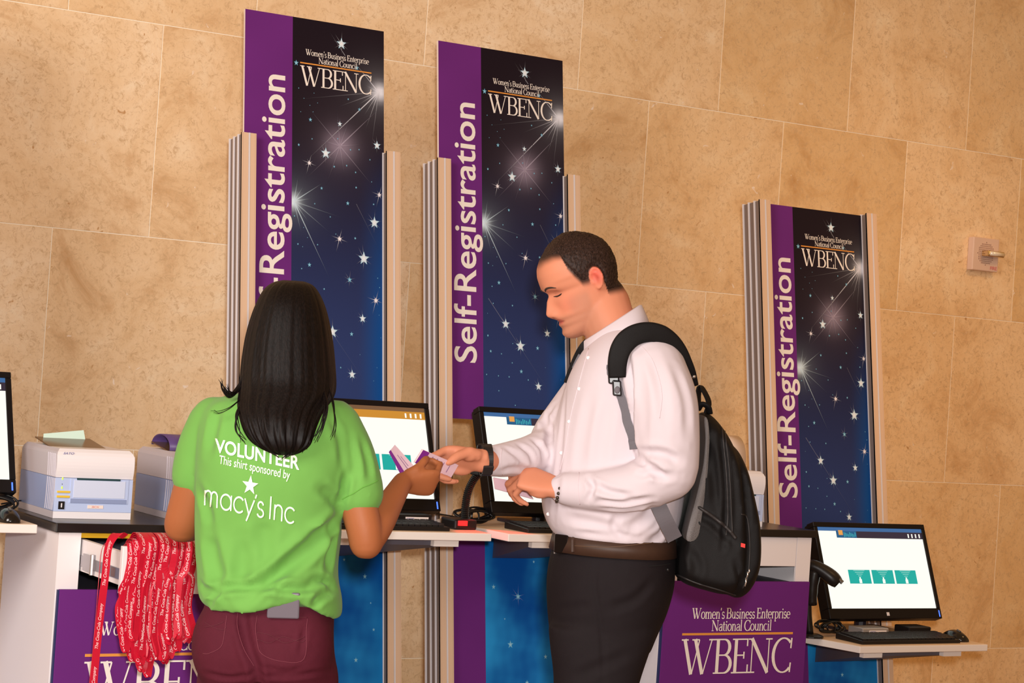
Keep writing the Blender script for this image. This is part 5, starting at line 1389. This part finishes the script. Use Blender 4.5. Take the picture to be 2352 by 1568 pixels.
# -- eyebrow, lashes, far brow
bb = bvh_of(V, F)
dark = M('brow_brown', (52, 36, 30), .7)
def facestroke(pts, r, nm, par=body, mat=dark):
    P = project(bb, pts, .0004, 20)
    if len(P) > 3: MB().tube(P, np.interp(np.linspace(0, 1, len(P)), [0, .3, .8, 1], [r*.4, r, r*.8, r*.25]), 6).build(nm, mat, par, smooth=True)
def fpt(f, l, u): return horg+S_H*(hf*f*.93+hl*l+hu*u)
for sd in (1, -1):
    P = []
    for lv, uv in ((.045, .548), (.085, .566), (.13, .578), (.175, .574), (.21, .552)):
        h = bb.ray_cast(Vector(fpt(.9, lv*sd, uv)), Vector(-hf)); P.append(np.array(h[0])+hf*.0005 if h[0] is not None else fpt(.37, lv*sd, uv))
    MB().tube(spline(P, 18), np.interp(np.linspace(0, 1, 18), [0, .3, .8, 1], [.0010, .0026, .0022, .0008]), 8).build('eyebrow', dark, man, smooth=True)
    P = []
    for lv, uv in ((.072, .474), (.095, .470), (.125, .466), (.155, .469), (.180, .478)):
        h = bb.ray_cast(Vector(fpt(.9, lv*sd, uv)), Vector(-hf)); P.append(np.array(h[0])+hf*.0006 if h[0] is not None else fpt(.34, lv*sd, uv))
    MB().tube(spline(P, 14), np.interp(np.linspace(0, 1, 14), [0, .4, .85, 1], [.0006, .0017, .0019, .0006]), 6).build('eyelash', M('lash_black', (34, 22, 20), .6), man, smooth=True)
# -- trousers and shoes
black_tr = M('charcoal_trousers', (26, 20, 23), .8, spec=.2, noise=(40, .12), bump=(900, .2))
rows = [(1232, 1280, 1548, .165), (1262, 1270, 1550, .172), (1300, 1260, 1550, .180), (1345, 1255, 1546, .182), (1400, 1256, 1530, .178), (1450, 1260, 1508, .170), (1490, 1263, 1492, .155)]
tp = [rloft([mring(*r) for r in rows], 40)]
for dd in (-.088, .088):
    rr2 = [mring(1440, 1258, 1510, .085, dd), mring(1500, 1263, 1488, .088, dd), mring(1568, 1270, 1466, .085, dd), mring(1680, 1268, 1440, .078, dd), mring(1850, 1262, 1412, .070, dd), mring(2050, 1258, 1400, .060, dd), mring(2240, 1262, 1398, .056, dd)]
    tp.append(rloft(rr2, 50))
V, F = remesh(tp, .006, 5); N = vnormals(V, F); b0 = bvh_of(V, F)
for ln, dp, wd in (([(1372, 1290), (1366, 1345), (1376, 1400), (1384, 1480), (1386, 1568)], .003, .007), ([(1500, 1335), (1455, 1378), (1400, 1396)], .005, .013), ([(1310, 1560), (1390, 1525), (1450, 1500)], .004, .014), ([(1280, 1400), (1320, 1396), (1356, 1390)], .003, .012)):
    V = crease(V, N, b0, ln, dp, wd, ridge=.2)
N = vnormals(V, F); V = cloth_noise(V, N, .0035, 16, 8, (1, 1, .5))
trou = link_mesh('trousers', V, F, black_tr, man, smooth=True)
bt = bvh_of(V, F)
P = project(bt, [(1490, 1300), (1515, 1298), (1538, 1294)], .001, 20)
if len(P) > 3: MB().tube(P, .0014, 6).build('pocket_welt', M('trouser_welt', (20, 16, 18), .8), trou)
q = shoot(bt, 1533, 1308, .001)
if q is not None: MB().ball(q, .0045, n=6).build('pocket_button', pr_black, trou)
for dd in (-.088, .088):
    c = Mp(1330, 1568, dd); c = np.array([c[0], c[1], 0])-mf*.03
    rings = [ring3(c+mf*(-.10+.29*t)+UPW*h/2, ml*wd, UPW*h/2, 16, 2.6) for t, wd, h in ((0, .026, .05), (.15, .038, .085), (.4, .040, .095), (.65, .046, .065), (.9, .040, .045), (1, .020, .03))]
    r = MB(); r.loft(rings); r.build('shoe', M('shoe_black', (18, 16, 17), .3), man, smooth=True)
# -- belt
brown = M('belt_leather', (62, 42, 32), .5, spec=.3, noise=(50, .15))
n = 120; rT = mring(1228, 1276, 1546, .171, n=n); rB = mring(1266, 1266, 1551, .178, n=n)
rT2 = mring(1228, 1270, 1551, .176, n=n); rB2 = mring(1266, 1260, 1556, .183, n=n)
mb = MB(); V = list(rT)+list(rT2)+list(rB2)+list(rB)
Fb = [(k*n+i, k*n+(i+1) % n, ((k+1) % 4)*n+(i+1) % n, ((k+1) % 4)*n+i) for k in range(4) for i in range(n)]
mb.add(V, Fb); belt = mb.build('belt', brown, man, smooth=True)
bbv = bvh_of(mb.v, mb.f)
for px, nm in ((1284, 'buckle'),):
    c = shoot(bbv, px+8, 1249, .003); 
    if c is not None: MB().obox(c, R0*.017*.9-F0*.010, UPW*.0215, (-F0*.9-R0*.45)*.003).build(nm, M('buckle_dark', (40, 32, 32), .25, .7), belt, bevel=.002)
    c = shoot(bbv, px-4, 1249, .004)
    if c is not None: MB().obox(c, R0*.0016-F0*.001, UPW*.023, (-F0*.9-R0*.45)*.004).build('buckle_bar', steel, belt)
P = project(bbv, [(1320, 1253), (1400, 1256), (1500, 1246)], .0005, 30)
if len(P) > 3: MB().tube(P, .0008, 6).build('belt_stitch', M('belt_thread', (96, 70, 50), .6), belt)
P = project(bbv, [(1318, 1230), (1318, 1268)], .003, 8)
if len(P) > 3: MB().tube(P, .005, 6, flat=.5).build('belt_loop', brown, belt)
# -- white shirt
white = M('white_shirting', (206, 195, 202), .8, spec=.2, bump=(1600, .08), sheen=.05)
rows = [(742, 1402, 1486, .052), (756, 1388, 1500, .082), (774, 1368, 1516, .118), (800, 1346, 1532, .150), (830, 1326, 1548, .172), (870, 1306, 1560, .188), (920, 1290, 1570, .194), (980, 1272, 1578, .194), (1040, 1256, 1578, .192), (1100, 1246, 1574, .190), (1150, 1243, 1568, .188), (1190, 1248, 1560, .186), (1222, 1262, 1550, .180), (1240, 1278, 1546, .170)]
sp = [rloft([mring(*r) for r in rows], 60)]
sp += split_limb([Mp(1492, 850, -.150), Mp(1524, 920, -.195), Mp(1532, 1000, -.205), Mp(1534, 1075, -.205)], [.085, .078, .074, .070])
sp += split_limb([Mp(1538, 1082, -.205), Mp(1460, 1118, -.205), Mp(1380, 1126, -.185), Mp(1312, 1124, -.16)], [.064, .056, .048, .041])
sp += split_limb([Mp(1308, 1124, -.158), Mp(1296, 1122, -.155)], [.037, .036])
sp += split_limb([Mp(1415, 855, .13), Mp(1350, 930, .09), Mp(1285, 1005, .02), Mp(1268, 1040, .0)], [.085, .078, .068, .060])
sp += split_limb([Mp(1270, 1030, .0), Mp(1220, 1046, -.07), Mp(1170, 1054, -.13), Mp(1142, 1058, -.165)], [.058, .048, .041, .038])
sp += split_limb([Mp(1140, 1058, -.168), Mp(1128, 1058, -.18)], [.037, .036])
V, F = remesh(sp, .0048, 4); N = vnormals(V, F); b0 = bvh_of(V, F)
folds = [([(1462, 1040), (1520, 1042), (1560, 1060)], .010, .012), ([(1460, 1050), (1500, 1075), (1520, 1100)], .010, .011), ([(1470, 1090), (1500, 1085), (1540, 1095)], .009, .010), ([(1360, 1110), (1400, 1130), (1450, 1140)], .008, .009), ([(1350, 1095), (1362, 1120), (1350, 1150)], .008, .008), ([(1370, 1150), (1430, 1155), (1500, 1145)], .008, .009),
         ([(1380, 1165), (1440, 1170), (1500, 1158)], .006, .008), ([(1440, 800), (1450, 900), (1458, 1000), (1462, 1035)], .012, .010), ([(1500, 820), (1520, 900), (1530, 980)], .004, .014), ([(1550, 840), (1575, 920), (1580, 1000)], .004, .012), ([(1470, 860), (1480, 940), (1478, 1010)], .003, .014),
         ([(1300, 900), (1290, 1000), (1280, 1100), (1270, 1200)], .004, .010), ([(1360, 900), (1340, 1000), (1330, 1080)], .003, .016), ([(1400, 920), (1385, 1000), (1375, 1075)], .003, .016), ([(1300, 1190), (1360, 1200), (1420, 1215)], .006, .012), ([(1440, 1215), (1480, 1190), (1500, 1160)], .007, .013), ([(1330, 1222), (1400, 1228), (1470, 1234)], .005, .008), ([(1490, 1245), (1520, 1225), (1530, 1190)], .008, .012), ([(1420, 1180), (1410, 1210), (1430, 1232)], .006, .010),
         ([(1240, 950), (1262, 985), (1258, 1030)], .009, .010), ([(1225, 1010), (1245, 1030), (1250, 1060)], .008, .009), ([(1190, 1022), (1215, 1040), (1225, 1065)], .006, .008), ([(1160, 1030), (1190, 1050), (1210, 1080)], .005, .008), ([(1150, 1080), (1190, 1075), (1235, 1085)], .006, .008), ([(1268, 930), (1252, 960), (1245, 990)], .006, .010)]
for ln, dp, wd in folds:
    V = crease(V, N, b0, ln, dp, wd)
V = lap(V, F, 1); N = vnormals(V, F); V = cloth_noise(V, N, .003, 24, 6, (1, 1, .6))
shirtM = link_mesh('shirt', V, F, white, man, smooth=True)
bM = bvh_of(V, F)
thread = M('shirt_seam', (214, 198, 204), .8)
def seam(pts, nm='shirt_seam', r=.0009, b=bM, n=40, mat=thread, par=shirtM):
    P = project(b, pts, .0003, n)
    if len(P) > 3: MB().tube(P, r, 6).build(nm, mat, par, smooth=True)
seam([(1352, 800), (1330, 880), (1310, 960), (1296, 1040), (1286, 1080)], 'placket_edge', .0012)
seam([(1330, 1085), (1328, 1120), (1332, 1158)], 'cuff_seam'); seam([(1152, 1030), (1150, 1058), (1154, 1090)], 'cuff_seam')
seam([(1470, 790), (1500, 830), (1520, 900), (1515, 960)], 'shoulder_seam')
for px, py in ((1352, 822), (1331, 893), (1308, 968), (1290, 1040), (1260, 1180)):
    q = shoot(bM, px, py, .0012)
    if q is not None: MB().ball(q, .0046, .0046, .0012, 6, ax=[R0, UPW, F0]).build('shirt_button', M('button_pearl', (232, 222, 224), .5), shirtM, smooth=True)
# collar: a stand round the neck whose leaf folds over
n = 48
def cring(back, front, hw, dd=0.0):
    c = (Mp(*back, dd)+Mp(*front, dd))/2; ax = (Mp(*front, dd)-Mp(*back, dd))/2
    return np.array(ring3(c, ax, -F0*hw, n, 2.2))
inner_b = cring((1462, 760), (1352, 812), .066); inner_t = cring((1462, 706), (1340, 786), .070)
outer_t = cring((1474, 700), (1334, 788), .078); outer_b = cring((1492, 742), (1336, 812), .098); under = cring((1480, 748), (1342, 814), .085)
gap = [i for i in range(n)]
mb = MB(); mb.loft([inner_b, inner_t, (inner_t+outer_t)/2+UPW*.003, outer_t, outer_t*.5+outer_b*.5+UPW*.002, outer_b, under], cap=False)
mb.build('collar', white, shirtM, smooth=True)
# wrist watch on the far wrist, bead bracelet on the near one
wc = Mp(1116, 1057, -.203); wx = axR[0]
t = np.linspace(0, 2*math.pi, 40)
P = np.array([wc+axR[1]*.0355*math.cos(a)+axR[2]*.0315*math.sin(a) for a in t])
Vw, Fw, _ = ribbon(P, np.tile(wx, (40, 1)), .022, .003)
wt = link_mesh('wrist_watch', Vw, Fw, M('watch_strap', (24, 22, 24), .45), man)
MB().obox(wc-axR[2]*.0335+axR[1]*.004, wx*.012, axR[1]*.013, axR[2]*.003).build('watch_clasp', M('watch_metal', (70, 68, 72), .3, .7), wt, bevel=.002)
MB().obox(wc+axR[2]*.0335, wx*.017, axR[1]*.017, axR[2]*.004).build('watch_face', M('watch_glass', (20, 20, 24), .1), wt, bevel=.003)
bc = Mp(1288, 1121, -.152)
mb = MB()
for a in np.linspace(0, 2*math.pi, 16, endpoint=False): mb.ball(bc+axL[1]*.034*math.cos(a)+axL[2]*.0285*math.sin(a), .0042, n=6)
mb.build('bead_bracelet', M('bracelet_bead', (70, 60, 50), .3, .5), man, smooth=True)
# ------------------------------------------------------------------ backpack
nylon = M('black_nylon', (17, 15, 16), .65, spec=.2, noise=(30, .15), bump=(700, .3))
mesh_g = M('grey_mesh', (112, 108, 108), .8, noise=(600, .3), bump=(500, .5))
web_g = M('grey_webbing', (98, 94, 100), .6, bump=(900, .3))
buckle_p = M('black_buckle', (22, 20, 22), .3, spec=.5)
zip_m = M('zip_black', (40, 36, 36), .5); zip_pull = M('zip_pull_metal', (206, 200, 196), .25, .85)
pack = root('backpack', Mp(1640, 1365, .0), 'black nylon backpack with grey mesh back worn by the man in the white shirt', 'backpack')
def slab_loft(outline, half, dd0=0.0, k=17, power=4, shrink=.16, n=72, fat=0.0):
    """closed outline (pixels) swept across the width of the back with rounded sides"""
    P = np.array([Mp(a, b, dd0) for a, b in outline]); 
    Q = np.vstack([P, P[:1]]); d = np.concatenate([[0], np.cumsum(np.linalg.norm(np.diff(Q, axis=0), axis=1))]); t = np.linspace(0, d[-1], n, endpoint=False)
    Q = np.stack([np.interp(t, d, Q[:, i]) for i in range(3)], 1)
    for _ in range(3): Q = .5*Q+.25*np.roll(Q, 1, 0)+.25*np.roll(Q, -1, 0)
    c = Q.mean(0); rings = []
    for s in np.linspace(-1, 1, k):
        sc = 1-shrink*abs(s)**power
        rings.append([c+(q-c)*sc+(-F0)*s*half for q in Q])
    mb = MB(); mb.loft(rings); return mb.v, mb.f
main = [(1606, 936), (1609, 1000), (1600, 1080), (1580, 1150), (1560, 1228), (1549, 1290), (1550, 1332), (1600, 1346), (1668, 1362), (1694, 1340), (1702, 1260), (1700, 1160), (1690, 1080), (1676, 1016), (1650, 972), (1626, 944)]
pocket = [(1664, 1010), (1690, 1030), (1712, 1080), (1728, 1150), (1738, 1200), (1740, 1260), (1736, 1305), (1716, 1348), (1690, 1370), (1668, 1366), (1650, 1300), (1648, 1180), (1652, 1080)]
bp = [slab_loft(main, .160), slab_loft(pocket, .135, shrink=.2)]
V, F = remesh(bp, .0055, 5); N = vnormals(V, F); b0 = bvh_of(V, F)
for ln, dp, wd in (([(1655, 985), (1664, 1080), (1668, 1180), (1660, 1260)], .006, .008), ([(1600, 1180), (1640, 1200), (1690, 1250)], .006, .010), ([(1700, 1060), (1712, 1130), (1716, 1210)], .004, .008), ([(1690, 1290), (1698, 1330), (1690, 1365)], .005, .008), ([(1620, 1000), (1640, 1100), (1645, 1160)], .004, .012), ([(1580, 1260), (1600, 1300), (1590, 1340)], .004, .012), ([(1676, 1040), (1686, 1120), (1692, 1200)], .003, .010)):
    V = crease(V, N, b0, ln, dp, wd)
N = vnormals(V, F); V = cloth_noise(V, N, .006, 22, 12, (1, 1, .6))
bag = link_mesh('bag', V, F, nylon, pack, smooth=True)
bb_ = bvh_of(V, F)
def on_bag(pts, nm, mat, r, par=bag, n=50, flat=1.0, off=.0005):
    P = project(bb_, pts, off, n)
    if len(P) > 3: MB().tube(P, r, 6, flat=flat).build(nm, mat, par, smooth=True)
on_bag([(1658, 984), (1668, 1080), (1672, 1180), (1668, 1230)], 'zipper', zip_m, .0022); on_bag([(1664, 984), (1675, 1080), (1680, 1180), (1682, 1225)], 'zipper', zip_m, .0016)
on_bag([(1702, 1180), (1716, 1190), (1722, 1250), (1718, 1320), (1706, 1350)], 'zipper', zip_m, .0018)
on_bag([(1598, 1160), (1632, 1182), (1670, 1212), (1690, 1236)], 'side_pocket_hem', zip_m, .0045)
on_bag([(1553, 1318), (1600, 1338), (1660, 1356), (1690, 1366)], 'piping', zip_m, .0022)
# grey padded back panel beside the shirt
pad = [(1603, 945), (1608, 1000), (1603, 1060), (1590, 1120), (1574, 1180), (1560, 1236), (1576, 1236), (1590, 1228), (1602, 1150), (1612, 1070), (1616, 1000), (1612, 950)]
pv, pf = slab_loft(pad, .150, dd0=-.012, shrink=.02); link_mesh('back_padding', pv, pf, mesh_g, pack, smooth=True)
q = shoot(bb_, 1706, 1252, .0008); rt_ = R0; MB().obox(q, R0*.0050-UPW*.001, UPW*.0045, F0*.0012).build('red_tag', M('red_tag', (206, 44, 36), .6), bag)
for px, py, l_ in ((1716, 1312, .014), (1711, 1326, .020), (1720, 1306, .010)):
    q = shoot(bb_, px, py, .003)
    if q is not None: MB().tube([q, q-UPW*l_*.5+R0*.001, q-UPW*l_-R0*.001], [.0016, .0022, .0014], 8).build('zip_pull', zip_pull, bag, smooth=True)
# grab loop at the top
P = spline([Mp(1604, 935, -.03), Mp(1604, 905, -.03), Mp(1608, 888, -.03), Mp(1618, 900, -.03), Mp(1628, 925, -.03), Mp(1622, 950, -.03)], 24)
Vr, Fr, _ = ribbon(P, np.tile(-F0*.8-R0*.5, (24, 1)), .022, .004); link_mesh('grab_loop', Vr, Fr, nylon, pack)
P = spline([Mp(1603, 940, -.05), Mp(1612, 928, -.06), Mp(1626, 934, -.06), Mp(1630, 948, -.05)], 16)
MB().tube(P, .009, 8, flat=.6).build('loop_base', nylon, pack, smooth=True)
# near shoulder strap: padded band over the shoulder, buckle, webbing down to the bag
cl = [(1598, 882, -.115), (1588, 848, -.14), (1566, 806, -.165), (1535, 776, -.185), (1495, 762, -.20), (1455, 770, -.21), (1428, 796, -.215), (1418, 832, -.215), (1418, 866, -.21)]
P = spline([Mp(*c) for c in cl], 60)
wd = np.interp(np.linspace(0, 1, 60), [0, .18, .42, .7, 1], [.012, .020, .044, .050, .040])
T = np.gradient(P, axis=0); Sd = np.cross(T, FW); Sd /= np.linalg.norm(Sd, axis=1)[:, None]
# lift the band on to the shirt
for i in range(60):
    d = P[i]-CO; z = d@FW; px, py = CX+FPX*(d@CR)/z, CY-FPX*(d@CU)/z
    h = shoot(bM, px, py, .010)
    if h is not None and (h-CO)@FW < z: P[i] = h
for _ in range(6): P[1:-1] = .5*P[1:-1]+.25*P[:-2]+.25*P[2:]
def band(P, S, w, t, n=14):
    P = np.asarray(P); T = np.gradient(P, axis=0); T /= np.linalg.norm(T, axis=1)[:, None]; S = S-T*(S*T).sum(1)[:, None]; S /= np.linalg.norm(S, axis=1)[:, None]; N_ = np.cross(T, S)
    w = np.broadcast_to(w, (len(P),)); mb = MB()
    mb.loft([ring3(P[i], S[i]*w[i]/2, N_[i]*t/2, n, 3.2) for i in range(len(P))]); return mb
band(P, Sd, wd, .014).build('shoulder_strap', nylon, pack, smooth=True)
def web(pts, w0, w1, nm, mat, off=.006, thick=.0022):
    Q = project(bM, pts, off, 30)
    if len(Q) < 4: return
    T = np.gradient(Q, axis=0); Sd = np.cross(T, FW); Vr, Fr, _ = ribbon(Q, Sd, np.linspace(w0, w1, len(Q)), thick); link_mesh(nm, Vr, Fr, mat, pack)
web([(1420, 842), (1417, 862)], .018, .018, 'strap_tab', web_g, .020)
web([(1414, 856), (1424, 900), (1444, 968), (1462, 1032)], .016, .022, 'webbing', web_g)
Q = spline([Mp(1470, 1060, -.200), Mp(1490, 1110, -.203), Mp(1512, 1160, -.203), Mp(1530, 1198, -.195), Mp(1550, 1238, -.170)], 24); T = np.gradient(Q, axis=0)
Vr, Fr, _ = ribbon(Q, np.cross(T, FW), .036, .0022); link_mesh('webbing', Vr, Fr, web_g, pack)
for (px, py, w, h, nm) in ((1415, 868, .013, .016, 'buckle'), (1419, 892, .0105, .018, 'buckle_tongue')):
    q = shoot(bM, px, py, .012); MB().obox(q, R0*w, UPW*h-R0*.002, FW*.005).build(nm, buckle_p, pack, bevel=.004)
q = shoot(bM, 1421, 896, .0185); MB().ball(q, .0065, .0085, .002, 8, ax=[R0, UPW, F0]).build('buckle_button', web_g, pack, smooth=True)
q = P[4]; MB().ball(q+(-FW)*.006, .005, n=6).build('strap_rivet', zip_pull, pack, smooth=True)
# far strap showing at his chest
Q = [Mp(1352, 786, -.03), Mp(1340, 800, -.03), Mp(1328, 822, -.02), Mp(1316, 852, -.01), Mp(1306, 880, .0)]
Q = spline(Q, 20); T = np.gradient(Q, axis=0); Vr, Fr, _ = ribbon(Q, np.cross(T, FW), .024, .008); link_mesh('shoulder_strap', Vr, Fr, nylon, pack)
Q = spline([Mp(1334, 815, -.035), Mp(1326, 830, -.03), Mp(1319, 846, -.025)], 10); T = np.gradient(Q, axis=0); Vr, Fr, _ = ribbon(Q, np.cross(T, FW), .012, .003); link_mesh('strap_tab', Vr, Fr, web_g, pack)

# ------------------------------------------------------------------ booklets
pap = M('booklet_paper', (222, 188, 200), .55); pap_in = M('booklet_pages', (242, 232, 224), .6); purple_b = M('booklet_purple', (128, 40, 140), .5); ink_b = M('booklet_ink', (150, 110, 150), .6)
def booklet(corners, label, band, lines, thick=.003):
    """four world corners in order round the cover; band = fraction of the first edge printed purple"""
    A, B, C_, D_ = [np.asarray(c, float) for c in corners]
    n = np.cross(B-A, D_-A); n /= np.linalg.norm(n)
    if np.dot(n, CO-A) < 0: n = -n
    r = root('booklet', (A+B+C_+D_)/4, label, 'booklet', 'small folded purple and white booklets')
    Q = lambda u, v, w=0.0: (A*(1-u)*(1-v)+B*u*(1-v)+C_*u*v+D_*(1-u)*v)+n*w
    def plate(u0, u1, v0, v1, w0, w1, nm, mat, par=r):
        mb = MB(); V = [Q(u0, v0, w0), Q(u1, v0, w0), Q(u1, v1, w0), Q(u0, v1, w0), Q(u0, v0, w1), Q(u1, v0, w1), Q(u1, v1, w1), Q(u0, v1, w1)]
        mb.add(V, [(3, 2, 1, 0), (4, 5, 6, 7), (0, 1, 5, 4), (1, 2, 6, 5), (2, 3, 7, 6), (3, 0, 4, 7)]); return mb.build(nm, mat, par)
    plate(.01, .99, .01, .99, -thick, -thick*.3, 'pages', pap_in)
    cv = plate(0, 1, 0, 1, -thick*.25, 0, 'cover', pap)
    plate(-.002, 1.002, -.002, 1.002, -thick*1.3, -thick*1.02, 'back_cover', pap)
    (u0, u1, v0, v1) = band
    if u1 > u0: plate(u0, u1, v0, v1, .0001, .0004, 'purple_band', purple_b, cv)
    mb = MB()
    for (a0, a1, b0_, b1_) in lines: mb.add([Q(a0, b0_, .0005), Q(a1, b0_, .0005), Q(a1, b1_, .0005), Q(a0, b1_, .0005)], [(0, 1, 2, 3)])
    if lines: props(mb.build('fine_print', ink_b, cv), kind='stuff')
    return r
tx = [(.30+i*.065, .325+i*.065, .15+.06*(i % 2), .80-.08*(i % 3)) for i in range(3)]+[(.56+i*.07, .58+i*.07, .2, .65+.06*(i % 2)) for i in range(2)]+[(.80, .82, .25, .72)]
booklet([atD(972, 1033, 4.400), atD(1053, 1068, 4.480), atD(1034, 1100, 4.478), atD(953, 1063, 4.398)], 'booklet passing from the volunteer\'s hand to the man\'s right hand', (0, .18, 0, 1), tx, .004)
booklet([atD(893, 1038, 4.44), atD(907, 1021, 4.445), atD(962, 1082, 4.40), atD(930, 1108, 4.395)], 'booklet fanned out to the left in the volunteer\'s hand', (0, .30, 0, 1), [(.55, .60, .25, .75), (.70, .74, .35, .7)])
booklet([atD(1134, 1096, 4.660), atD(1200, 1108, 4.690), atD(1226, 1146, 4.690), atD(1138, 1122, 4.655)], 'booklet held in the man\'s left hand below his cuff', (0, 0, 0, 0), [(.35, .40, .2, .8), (.5, .53, .15, .85), (.6, .63, .2, .8)])

def pix(P):
    d = np.asarray(P)-CO; z = d@FW; return [round(float(CX+FPX*(d@CR)/z)), round(float(CY-FPX*(d@CU)/z)), round(float(z), 3)]
